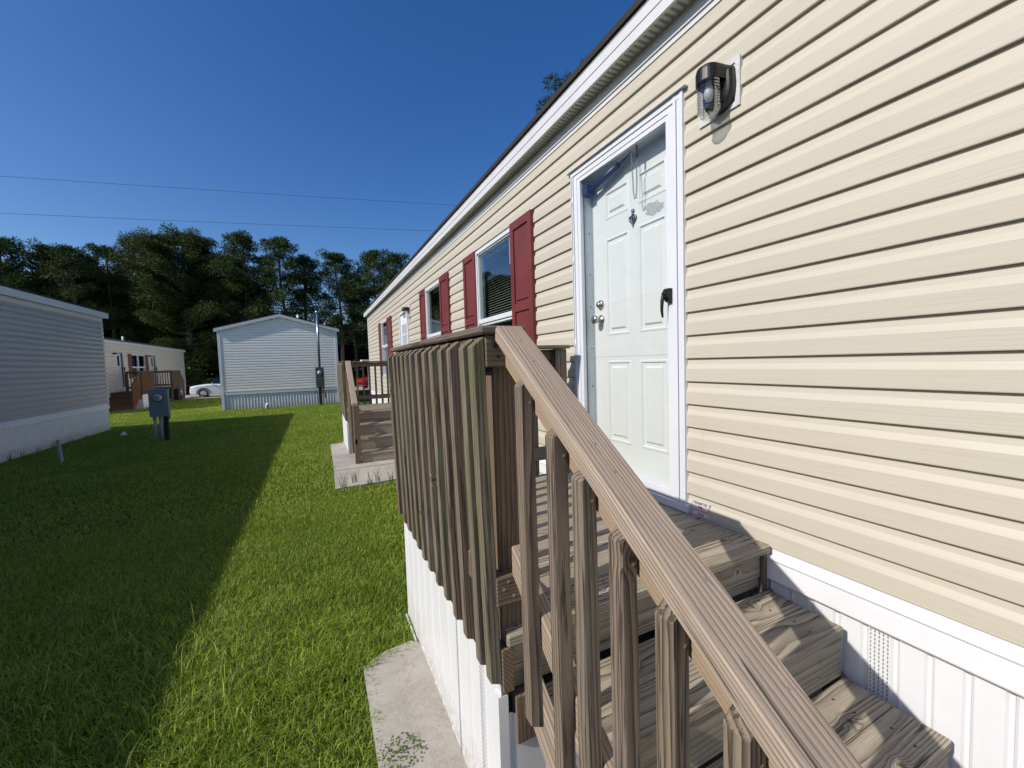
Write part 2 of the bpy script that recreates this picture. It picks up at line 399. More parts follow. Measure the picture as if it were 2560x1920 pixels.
# ------------------------------------------------------------------ siding / skirting in a wall frame
# wall frame F(u, n, z): u along the wall, n outwards
def siding(F, u0, u1, z0, z1, openings=(), course=.1143, clip=None, joints=True, seed=1, deep=1.0):
    rnd = random.Random(seed); mb = MB(); k = 0; z = z0
    prof = [(0, .0), (0.0, .0165), (.003, .0175), (.062, .0168), (.070, .0135), (.085, .0062), (.103, .0040), (course, .0036)]; prof = [(h, n*deep if n > .004 else n) for h, n in prof]
    while z < z1-.01:
        zt = min(z+course, z1)
        if joints and k % 2 == 0: jo = [rnd.uniform(0, 3.6)+u0-3.6+3.7*i for i in range(int((u1-u0)/3.7)+3)]
        segs = [(u0, u1)]
        if joints:
            js = sorted(j for j in jo if u0+.3 < j < u1-.3); pts = [u0]+js+[u1]; segs = list(zip(pts, pts[1:]))
        for si, (ua, ub) in enumerate(segs):
            off = .0007*(si % 2)
            if si % 2 and si > 0: ua -= .02
            if si % 2 and si < len(segs)-1: ub += .02
            for (h0, n0), (h1, n1) in zip(prof, prof[1:]):
                a = z+h0; b = z+h1
                if a >= zt and h0 != h1: continue
                if b > zt: n1 = n0+(n1-n0)*(zt-a)/(b-a); b = zt
                # split by openings
                if a == b: a = b = a+off*1.3
                zz = sorted({a, b, *[q for o in openings for q in (o[2], o[3]) if a < q < b]})
                if len(zz) == 1: zz = [a, b]
                for c, d in zip(zz, zz[1:]):
                    f0 = 0 if b == a else (c-a)/(b-a); f1 = 1 if b == a else (d-a)/(b-a)
                    m0 = n0+(n1-n0)*f0; m1 = n0+(n1-n0)*f1; mid = (c+d)/2
                    iv = [(ua, ub)]
                    if clip:
                        lo, hi = clip(mid); iv = [(max(ua, lo), min(ub, hi))]
                        if iv[0][0] >= iv[0][1]: continue
                    for o in openings:
                        if o[2] < mid < o[3] or (a == b and o[2] < a < o[3]):
                            nv = []
                            for p, q in iv:
                                if o[1] <= p or o[0] >= q: nv.append((p, q)); continue
                                if p < o[0]: nv.append((p, o[0]))
                                if q > o[1]: nv.append((o[1], q))
                            iv = nv
                    for p, q in iv:
                        mb.quad(F(p, m0+off, c), F(q, m0+off, c), F(q, m1+off, d), F(p, m1+off, d))
        z += course; k += 1
    return mb

def skirting(F, u0, u1, z0, z1, pitch=.085, depth=.008, vents=(), ztop=None):
    mb = MB(); sl = MB(); u = u0; pts = [(u0, 0)]
    while u < u1-.02:
        e = min(u+pitch, u1)
        pts += [(u+.004, -depth), (u+.014, -depth), (u+.020, 0), (e-.012, 0), (e-.006, depth*.4), (e, 0)]
        u = e
    pts = [(min(p, u1), d) for p, d in pts]
    for (a, d0), (b, d1) in zip(pts, pts[1:]):
        if b-a < 1e-5 and abs(d0-d1) < 1e-6: continue
        t0 = ztop(a) if ztop else z1; t1 = ztop(b) if ztop else z1
        mb.quad(F(a, d0, z0), F(b, d1, z0), F(b, d1, t1), F(a, d0, t0))
    for va, vb in vents:
        n = max(3, int((vb-va)/.011)); z = z0+.015; r = 0; 
        while z < z1-.02:
            for i in range(n):
                a = va+(i+.5*(r % 2)*.0)*(vb-va)/n
                p = .0016
                mb.quad(F(a+.003, p, z), F(a+.0065, p, z), F(a+.0065, p, z+.009), F(a+.003, p, z+.009), mi=1)
            z += .0145; r += 1
    return mb, sl

# ------------------------------------------------------------------ main mobile home (wall plane x = 0, faces -x)
Y0, Y1 = -6.5, 14.6
F0 = lambda u, n, z: (-n, u, z)
def home_shell(root, F, u0, u1, depth, sid, openings, zs0=.727, zs1=3.085, ztrim=.593, skirt='skirt', eave_over=.115, zf=3.185, zt=3.305, ridge=3.85, vents=(), seed=1, soff=True, gable=True, near_corner=True, vent_rows=True):
    mb = siding(F, u0, u1, zs0, zs1, openings, seed=seed, deep=1.0 if sid == 'cream' else 1.5); mb.build('siding', sid, root)
    # frieze, soffit, fascia, roof
    fr = MB()
    def pb(m, a, b, n0, n1, z0, z1):   # box in wall frame
        v = [F(u, n, z) for z in (z0, z1) for n in (n0, n1) for u in (a, b)]
        m.add(v, [(0, 2, 3, 1), (4, 5, 7, 6), (0, 1, 5, 4), (2, 6, 7, 3), (0, 4, 6, 2), (1, 3, 7, 5)])
    pb(fr, u0, u1, .0, .022, zs1-.004, zf-.004); pb(fr, u0, u1, .0, .030, zs1+.022, zs1+.030)
    fr.build('frieze_board', 'trim2', root)
    so = MB(); pb(so, u0-.02, u1+.1, -.05, eave_over-.004, zf-.001, zf+.012)
    if soff:
        sv = so; u = u0+.02
        while u < u1-.02:
            for i in range(5):
                n = .035+.012*i
                sv.quad(F(u, n, zf-.003), F(u+.017, n, zf-.003), F(u+.017, n+.005, zf-.003), F(u, n+.005, zf-.003), mi=1)
            u += .036
    so.build('soffit', ['soffit', 'slot'], root)
    fa = MB()
    pb(fa, u0-.03, u1+.12, eave_over-.008, eave_over, zf-.008, zf+.058)
    pb(fa, u0-.03, u1+.12, eave_over-.004, eave_over+.004, zf+.050, zt-.002)
    pb(fa, u0-.03, u1+.12, eave_over-.02, eave_over+.006, zt-.014, zt-.004)
    fa.build('fascia', 'trim2', root)
    rf = MB(); rd = depth/2; e = eave_over+.022; th = .035
    a, b = u0-.03, u1+.13
    prof = [(e, zt), (-rd, ridge), (-depth-e, zt), (-depth-e, zt+th), (-rd, ridge+th), (e, zt+th)]
    n = len(prof)
    rf.add([F(a, p, z) for p, z in prof]+[F(b, p, z) for p, z in prof], [(0, 5, 4, 1), (1, 4, 3, 2), (6, 7, 10, 11), (7, 8, 9, 10)]+[(i, (i+1) % n, (i+1) % n+n, i+n) for i in range(n)])
    rf.build('roof', 'shingle', root)
    # skirting
    sk, sl = skirting(F, u0, u1, 0, ztrim+.02, vents=vents)
    sk.build('skirting', [skirt, 'greyslot'], root)
    tr = MB()
    pb(tr, u0, u1, 0, .020, ztrim, zs0-.034); pb(tr, u0, u1, 0, .026, ztrim+.004, zs0-.038) if False else None
    pts = [(.0, ztrim), (.024, ztrim), (.027, ztrim+.006), (.025, zs0-.05), (.030, zs0-.042), (.026, zs0-.031), (.012, zs0-.029), (.012, zs0-.002), (0, zs0-.002)]
    m = len(pts)
    tr = MB(); tr.add([F(u0, p, z) for p, z in pts]+[F(u1, p, z) for p, z in pts], [(i, (i+1) % m, (i+1) % m+m, i+m) for i in range(m)]+[tuple(range(m)), tuple(range(2*m-1, m-1, -1))])
    tr.build('skirting_trim', 'white', root)
    # far walls, closing the volume
    cw = MB()
    for g in ([u0, u1] if gable else [u0, u1]):
        cw.add([F(g, 0, 0), F(g, -depth, 0), F(g, -depth, zt), F(g, -rd, ridge), F(g, 0, zt)], [(0, 1, 2, 3, 4)])
    cw.quad(F(u0, -depth, 0), F(u1, -depth, 0), F(u1, -depth, zt), F(u0, -depth, zt))
    cw.build('end_and_rear_walls', sid, root)
    for g, sg in ((u0, -1), (u1, 1)):
        cp = MB(); pb(cp, *sorted((g-sg*.07, g+sg*.012)), -.06, .022, zs0, zs1-.006); cp.build('corner_post', 'white', root)
    return pb

home = thing('mobile_home', (2.1, 4, 0), 'cream sided mobile home with dark red shutters and white storm door, filling the right side', 'mobile home')
WIN = [(3.40, 4.322), (5.74, 6.64), (10.50, 11.60)]
DOOR = (1.478, 2.444, .775, 2.835)
FD = (8.08, 8.95, .76, 2.62)
ops = [(3.41, 4.31, 1.30, 2.745), (5.76, 6.62, 1.30, 2.72), (10.52, 11.58, 1.27, 2.68), (1.485, 2.435, .727, 2.825), (8.09, 8.94, .727, 2.61)]
pb = home_shell(home, F0, Y0, Y1, 4.25, 'cream', ops, vents=[(.662, .722), (-.30, -.24), (-1.3, -1.24), (6.9, 6.96)], seed=5)

def window(root, F, u0, u1, z0, z1, zm, blinds=True, name='window'):
    fr = MB()
    def B(m, a, b, n0, n1, c, d):
        v = [F(u, n, z) for z in (c, d) for n in (n0, n1) for u in (a, b)]
        m.add(v, [(0, 2, 3, 1), (4, 5, 7, 6), (0, 1, 5, 4), (2, 6, 7, 3), (0, 4, 6, 2), (1, 3, 7, 5)])
    w = .032
    B(fr, u0, u0+w, -.06, .030, z0, z1); B(fr, u1-w, u1, -.06, .030, z0, z1)
    B(fr, u0+w, u1-w, -.06, .029, z1-w, z1); B(fr, u0+w, u1-w, -.06, .031, z0, z0+w)
    B(fr, u0+w, u1-w, -.03, .022, zm, zm+.045); B(fr, u0+w, u1-w, -.045, .008, zm-.025, zm)
    B(fr, u0+w, u0+w+.014, -.03, .016, zm, z1-w); B(fr, u1-w-.014, u1-w, -.03, .016, zm, z1-w)
    B(fr, u0+w, u1-w, -.03, .016, z1-w-.014, z1-w)
    f = fr.build(name, 'alu', root)
    for n_, c_, d_ in ((0, zm+.04, z1-w-.004), (-.030, z0+w, zm-.02)):
        g = MB(); g.quad(F(u0+w, n_, c_), F(u1-w, n_, c_), F(u1-w, n_, d_), F(u0+w, n_, d_)); g.build('pane', 'wglass', f)
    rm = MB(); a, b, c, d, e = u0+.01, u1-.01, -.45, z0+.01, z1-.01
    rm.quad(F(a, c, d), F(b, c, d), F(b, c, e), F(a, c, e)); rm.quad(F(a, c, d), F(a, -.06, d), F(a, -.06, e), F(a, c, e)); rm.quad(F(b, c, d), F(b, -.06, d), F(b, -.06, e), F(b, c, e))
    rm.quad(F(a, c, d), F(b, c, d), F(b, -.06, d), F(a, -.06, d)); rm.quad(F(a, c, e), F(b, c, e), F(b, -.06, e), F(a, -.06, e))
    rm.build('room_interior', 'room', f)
    if blinds:
        bl = MB(); z = z0+.06; k = 0
        while z < z1-.05:
            dz = .009*math.sin(z*9); s = .35
            bl.add([F(u0+.04, -.085, z+dz*0), F(u1-.04, -.085, z), F(u1-.04, -.108, z+.013), F(u0+.04, -.108, z+.013)], [(0, 1, 2, 3)])
            z += .026; k += 1
        B(bl, u0+.035, u1-.035, -.12, -.08, z1-.07, z1-.035)
        bl.build('blinds', 'blind', f)
        st = MB(); B(st, u0+.05, u0+.13, -.012, -.008, z1-.30, z1-.06); st.build('paper_sticker', 'plate', f)
    return f
w1 = window(home, F0, 3.40, 4.322, 1.29, 2.757, 1.965)
w2 = window(home, F0, 5.75, 6.632, 1.29, 2.733, 1.965)
w3 = window(home, F0, 10.51, 11.59, 1.26, 2.69, 2.03)

def shutter(root, F, u0, u1, z0, z1, div, nm='shutter', mat='red'):
    mb = MB(); n1 = .045
    put = lambda u, v, d: F(u, n1-.0+d, v)
    recessed(mb, put, u0, u1, z0, z1, [(u0+.065, u1-.065, div+.035, z1-.07), (u0+.065, u1-.065, z0+.07, div-.035)], [(.0, -.014), (.022, -.014), (.03, -.003)])
    for a, b in ((u0, u0), (u1, u1)): mb.quad(F(a, .0, z0), F(a, n1, z0), F(a, n1, z1), F(a, .0, z1))
    mb.quad(F(u0, 0, z1), F(u0, n1, z1), F(u1, n1, z1), F(u1, 0, z1)); mb.quad(F(u0, 0, z0), F(u0, n1, z0), F(u1, n1, z0), F(u1, 0, z0))
    sc = mb
    for z in (z1-.33, div+.10, div-.10, z0+.3):
        for u in (u0+.03, u1-.03): sc.lathe(F(u, n1, z), Vector(F(0, 1, 0))-Vector(F(0, 0, 0)), [(.0055, 0), (.004, .002), (0, .0022)], 8)
    return mb.build(nm, mat, root)
for a, b, z1 in ((3.004, 3.404, 2.775), (4.318, 4.712, 2.77), (5.345, 5.755, 2.75), (6.63, 6.985, 2.745), (9.92, 10.515, 2.70), (11.585, 11.98, 2.70)):
    shutter(home, F0, a, b, 1.27, z1, 2.015)

# --- storm door, entry door
def frame_ribs(mb, F, a, b, z0, z1, side):
    """vertical ribbed trim between a<b; side=+1 outer edge at b"""
    w = (b-a)/3
    for i, n in enumerate((.030, .026, .030)):
        u = a+w*i
        v = [F(x, m, z) for z in (z0, z1) for m in (-.02, n) for x in (u+.0008, u+w-.003)]
        mb.add(v, [(0, 2, 3, 1), (4, 5, 7, 6), (0, 1, 5, 4), (2, 6, 7, 3), (0, 4, 6, 2), (1, 3, 7, 5)])
    v = [F(x, m, z) for z in (z0, z1) for m in (-.02, .018) for x in (a, b)]
    mb.add(v, [(0, 2, 3, 1), (4, 5, 7, 6), (0, 1, 5, 4), (2, 6, 7, 3), (0, 4, 6, 2), (1, 3, 7, 5)])
u0, u1, z0, z1 = DOOR
df = MB(); frame_ribs(df, F0, u0, u0+.062, z0+.012, z1-.012, 1); frame_ribs(df, F0, u1-.030, u1, z0+.012, z1-.012, -1)
pb(df, u0, u1, -.02, .028, z1-.040, z1-.012); pb(df, u0-.025, u1+.03, -.0, .045, z1-.008, z1-.005); pb(df, u0-.025, u1+.03, -.0, .005, z1-.005, z1+.018)
pb(df, u0-.02, u1+.02, -.02, .040, z0-.028, z0+.010)
dfo = df.build('door_frame', 'alu', home)
sd = MB()
a, b, c, d = 1.543, 2.413, .790, 2.794     # sash outer
A_, B_, C_, D_ = 1.590, 2.352, .850, 2.742  # glass opening
def sash(m, o, i, n0, n1):
    pb(m, o[0], i[0], n0, n1, o[2], o[3]); pb(m, i[1], o[1], n0, n1, o[2], o[3]); pb(m, i[0], i[1], n0, n1, i[3], o[3]); pb(m, i[0], i[1], n0, n1, o[2], i[2])
sash(sd, (a, b, c, d), (a+.034, b-.034, c+.04, d-.03), -.006, .022)
sash(sd, (a+.0345, b-.0345, c+.0405, d-.0305), (A_+.004, B_-.004, C_+.004, D_-.004), -.006, .018)
sdo = sd.build('storm_door', 'alu', home)
g = MB(); g.quad(F0(A_, .006, C_), F0(B_, .006, C_), F0(B_, .006, D_), F0(A_, .006, D_)); g.build('glass_pane', 'glass', sdo)
h = MB()
h.prism([(-.022, 1.815), (-.046, 1.822), (-.060, 1.845), (-.060, 1.880), (-.050, 1.888), (-.022, 1.888)], 1, 1.556, 1.584)
h.tube([(-.052, 1.586, 1.870), (-.060, 1.590, 1.83), (-.061, 1.592, 1.78), (-.055, 1.592, 1.742)], [.010, .009, .0075, .005], 8)
h.lathe((-.058, 1.570, 1.862), (-1, 0, 0), [(.008, 0), (.008, .008), (0, .009)], 12)
h.build('door_handle', 'black', sdo)
cl = MB(); cl.cyl((.03, 2.31, 2.66), (.035, 2.02, 2.715), .018, .018); cl.cyl((.035, 2.02, 2.715), (.035, 1.90, 2.735), .006); cl.prism([(.0, 2.64), (.06, 2.64), (.06, 2.70), (0, 2.70)], 1, 2.29, 2.36)
cl.build('door_closer', 'blueblk', sdo)
for z in (1.0, 1.40, 1.62, 2.2, 2.6):
    hb = MB(); hb.cyl((-.026, 2.424, z), (-.026, 2.424, z+.06), .006); hb.build('hinge', 'alu', sdo)
# reveal + entry door
jm = MB(); pb(jm, 2.352, 2.435, -.16, -.02, .785, 2.80); pb(jm, 2.338, 2.352, -.14, -.088, .80, 2.78)
pb(jm, 1.49, 1.578, -.16, -.02, .785, 2.80); pb(jm, 1.578, 2.352, -.16, -.02, 2.752, 2.80)

th = MB(); pb(th, 1.58, 2.352, -.14, -.004, .735, .805); th.build('door_sill', 'jamb', home)
for z in (1.10, 1.35, 1.62, 1.90, 2.12, 2.40): jm.lathe((.055, 2.351, z), (0, -1, 0), [(.005, 0), (.004, .002), (0, .002)], 8, mi=1)
jm.build('door_jamb', ['jamb', 'black'], home)
ed = MB(); dn = -.085
put = lambda u, v, q: F0(u, dn+q, v)
du0, du1 = 1.58, 2.338
P = [(1.990, 2.214, 2.445, 2.625), (1.690, 1.910, 2.445, 2.625), (1.990, 2.214, 1.690, 2.325), (1.690, 1.910, 1.690, 2.325), (1.990, 2.214, .985, 1.525), (1.690, 1.910, .985, 1.525)]
recessed(ed, put, du0, du1, .80, 2.752, P, [(.006, .003), (.014, .003), (.020, -.006), (.038, -.006), (.050, .004)])
edo = ed.build('entry_door', 'door', home)
kb = MB()
def rose(m, y, z): m.lathe((.085, y, z), (-1, 0, 0), [(.034, 0), (.033, .006), (.024, .014), (.014, .016), (.014, .034)], 20)
kb.lathe((.085, 2.275, 1.905), (-1, 0, 0), [(.033, 0), (.032, .008), (.026, .016), (.018, .020), (.017, .030), (0, .031)], 22)
kb.build('deadbolt', 'nickel', edo)
kb = MB(); kb.lathe((.085, 2.275, 1.803), (-1, 0, 0), [(.034, 0), (.033, .006), (.020, .012), (.013, .016), (.013, .030), (.022, .036), (.028, .050), (.027, .066), (.020, .070), (0, .071)], 22)
kb.build('door_knob', 'nickel', edo)
bt = MB(); random.seed(3)
pts = []
for i in range(22):
    t_ = 2*math.pi*i/22; r1 = random.uniform(.7, 1.1)
    pts.append((1.787+.078*math.cos(t_)*r1, 2.385+.042*math.sin(t_)*r1+ .010*math.cos(t_)))
bt.add([(.0838, p[0], p[1]) for p in pts], [tuple(range(22))]); bt.build('tape_residue', plain('grey_tape_residue', (.42, .45, .44), .8, var=.15, scale=60), edo)
stp = MB(); pb(stp, A_+.002, B_-.002, .0085, .0095, 1.6195, 1.6205); stp.build('glass_seam', 'alu', sdo)

# --- wall lamp
lp = MB()
px0, px1, pz0, pz1 = 1.183, 1.386, 2.592, 2.797
def boxf(m, a, b, n0, n1, c, d): pb(m, a, b, n0, n1, c, d)
wl = MB(); hc = (-.105, 1.270)
def dshape(k=1.0): # D-shaped back body, flat top, round bottom
    pts = [(1.202, 2.748), (1.198, 2.70)]+[(1.268-.070*math.cos(a), 2.672-.078*math.sin(a)) for a in [math.pi*i/12 for i in range(13)]]+[(1.338, 2.70), (1.334, 2.748)]
    return [(1.268+(p-1.268)*k, 2.67+(q-2.67)*k) for p, q in pts]
rings = [[(x, p, q) for p, q in dshape(k)] for x, k in ((-.022, 1.0), (-.050, 1.0), (-.064, .93), (-.070, .80), (-.071, .02))]
n = len(rings[0]); wl.add([v for r in rings for v in r], [(j*n+i, j*n+(i+1) % n, (j+1)*n+(i+1) % n, (j+1)*n+i) for j in range(len(rings)-1) for i in range(n)], sm=False)
def hoodshape(k, z):
    pts = [(-.024, 1.270-.066*k), (-.060, 1.270-.058*k)]+[(hc[0]-.052*k*math.sin(a), 1.270-.052*k*math.cos(a)) for a in [math.pi*i/16 for i in range(17)]]+[(-.060, 1.270+.058*k), (-.024, 1.270+.066*k)]
    return [(p, q, z) for p, q in pts]
rings = [hoodshape(.93, 2.703), hoodshape(1, 2.703), hoodshape(1.0, 2.748), hoodshape(.93, 2.762), hoodshape(.72, 2.770), hoodshape(.05, 2.772)]
n = len(rings[0]); wl.add([v for r in rings for v in r], [(j*n+i, j*n+(i+1) % n, (j+1)*n+(i+1) % n, (j+1)*n+i) for j in range(len(rings)-1) for i in range(n)], sm=False)
wlo = wl.build('wall_lamp', 'black', home)
pl = MB(); sash(pl, (px0, px1, pz0, pz1), (px0+.022, px1-.022, pz0+.022, pz1-.022), -.0, .026); pb(pl, px0+.022, px1-.022, 0, .020, pz0+.022, pz1-.022)
pl.build('mount_plate', 'plate', wlo)
jr = MB(); pj = []; z = 2.715; k = 0
while z > 2.588: pj.append(((.0450 if k % 2 else .0472), z)); z -= .0062; k += 1
pj += [(.042, 2.584), (.034, 2.570), (.020, 2.562), (0, 2.560)]
jr.lathe((hc[0], hc[1], 0), (0, 0, 1), pj, 32, sm=False)
jr.build('glass_jar', 'jar', wlo)
bu = MB(); bu.lathe((hc[0], hc[1], 0), (0, 0, 1), [(.012, 2.73), (.012, 2.70), (.015, 2.69), (.020, 2.668), (.020, 2.655), (.014, 2.636), (0, 2.632)], 20); bu.build('bulb', 'bulb', wlo)

# second, far lamp and far door
fl = MB(); fl.lathe((-.10, 7.93, 0), (0, 0, 1), [(.055, 2.56), (.060, 2.60), (.05, 2.625), (0, 2.63)], 14); pb(fl, 7.85, 8.01, .02, .1, 2.56, 2.62)
flo = fl.build('wall_lamp', 'black', home)
q = MB(); pb(q, 7.83, 8.03, 0, .026, 2.44, 2.66); q.build('mount_plate', 'plate', flo)
q = MB(); q.lathe((-.10, 7.93, 0), (0, 0, 1), [(.045, 2.56), (.045, 2.45), (.03, 2.43), (0, 2.425)], 14); q.build('glass_jar', 'jar', flo)
fd = MB(); u0, u1, z0, z1 = FD
sash(fd, (u0, u1, z0, z1), (u0+.05, u1-.05, z0+.05, z1-.04), -.02, .034)
fdo = fd.build('door_frame', 'alu', home)
q = MB(); gx = [(8.30+.125*i, 8.30+.125*i+.105, zz, zz+.20) for i in range(4) for zz in (1.72, 1.94, 2.16)]
put = lambda u, v, w_: F0(u, .006+w_, v)
recessed(q, put, u0+.05, u1-.05, z0+.05, z1-.04, gx, [(0, -.012)])
q2 = q.build('entry_door', 'white', home)
q = MB()
for r in gx: q.quad(F0(r[0], -.003, r[2]), F0(r[1], -.003, r[2]), F0(r[1], -.003, r[3]), F0(r[0], -.003, r[3]))
q.build('door_lite', plain('pale_door_lite', (.42, .45, .46), .1), q2)

# sticker with writing
st = MB(); pb(st, 1.347, 1.449, .0182, .0190, .742, .822)
sto = st.build('warning_sticker', plain('pale_pink_label', (.78, .72, .72), .6), home)
FONTS = {}
def text(body, loc, size, right, up, mat, parent, name='lettering', bold=.0):
    cu = bpy.data.curves.new(name, 'FONT'); cu.body = body; cu.size = size; cu.align_x = 'CENTER'; cu.align_y = 'CENTER'; cu.extrude = .0002; cu.offset = bold
    ob = bpy.data.objects.new(name, cu); COL.objects.link(ob)
    r = Vector(right).normalized(); u = Vector(up).normalized(); nn = r.cross(u)
    mw = Matrix(((r.x, u.x, nn.x, loc[0]), (r.y, u.y, nn.y, loc[1]), (r.z, u.z, nn.z, loc[2]), (0, 0, 0, 1)))
    dg = bpy.context.evaluated_depsgraph_get(); me = bpy.data.meshes.new_from_object(ob.evaluated_get(dg)); bpy.data.objects.remove(ob)
    me.transform(mw); me.materials.clear(); me.materials.append(M[mat] if isinstance(mat, str) else mat)
    o2 = bpy.data.objects.new(name, me); COL.objects.link(o2); o2.parent = parent
    # parent chain: parents of parts share the root offset
    rt = parent
    o2.matrix_parent_inverse = ROOTINV.get(rt.name, Matrix())
    return o2
ink = plain('black_label_ink', (.06, .05, .07), .7); pink = plain('pink_label_ink', (.62, .12, .14), .7)
for i, (w_, m_, s_) in enumerate((('PERIMETER', ink, .0165), ('PIER', ink, .014), ('BLOCKING', pink, .0175), ('HERE', pink, .0165))):
    text(w_, (-.0194, 1.398, .808-.0175*i), s_, (0, -1, 0), (0, 0, 1), m_, sto, bold=.0004)
bd = MB(); sash(bd, (1.351, 1.445, .746, .818), (1.3525, 1.4435, .7475, .8165), .0191, .0194); bd.build('label_border', ink, sto)

# --- chain with heart charm hung inside the storm door glass
def chain_pts(pts, lk=.020):
    pts = [Vector(p) for p in pts]; out = []; 
    for a, b in zip(pts, pts[1:]):
        n_ = max(1, int((b-a).length/ (lk*.82)))
        for i in range(n_): out.append((a+(b-a)*(i/n_), a+(b-a)*((i+1)/n_)))
    return out
ch = thing('hanging_chain', (.012, 1.86, 2.74), 'thin steel chain hung in a loop behind the storm door glass, with a spring hook', 'chain')
cm = MB(); k = 0
X = .012
for a, b in chain_pts([(X, 1.882, 2.725), (X, 1.872, 2.60), (X, 1.866, 2.49), (X, 1.858, 2.452), (X, 1.846, 2.452), (X, 1.840, 2.49), (X, 1.838, 2.60), (X, 1.837, 2.67)]):
    d = (b-a); L_ = d.length*1.22; c_ = (a+b)/2; d.normalize(); side = Vector((1, 0, 0)) if k % 2 else d.cross(Vector((1, 0, 0))).normalized()
    ring = [c_+d*math.cos(t_)*L_/2+side*math.sin(t_)*.0042 for t_ in [2*math.pi*i/10 for i in range(11)]]
    cm.tube(ring, .0016, 5); k += 1
cm.build('chain_links', 'steel', ch)
cs = MB(); cs.tube([(X+.007*math.cos(i*.9), 1.836+.007*math.sin(i*.9), 2.738-i*.0016) for i in range(44)], .0016, 5); cs.cyl((X, 1.836, 2.742), (X, 1.836, 2.67), .004); cs.build('spring_hook', 'blueblk', ch)
X = .078
def heart(s, y0, z0, rr):
    return [(X, y0+s*16*math.sin(t_)**3, z0+s*(13*math.cos(t_)-5*math.cos(2*t_)-2*math.cos(3*t_)-math.cos(4*t_))) for t_ in [2*math.pi*i/24 for i in range(25)]]
KY, KZ = 1.950, 2.372
hm = MB(); hm.tube(heart(.0017, KY, KZ, 0), .006, 6); hm.tube(heart(.0008, KY, KZ+.004, 0), .004, 6)
hm.tube([(X, KY, KZ+.012), (X-.004, KY, KZ+.05)], .0055, 8); hm.lathe((.085, KY, KZ+.05), (-1, 0, 0), [(.013, 0), (.012, .008), (0, .011)], 12)
hm.tube([(X, KY, KZ-.028), (X, KY, KZ-.045)], [.006, .003], 6); hm.build('door_knocker', 'steel', edo)

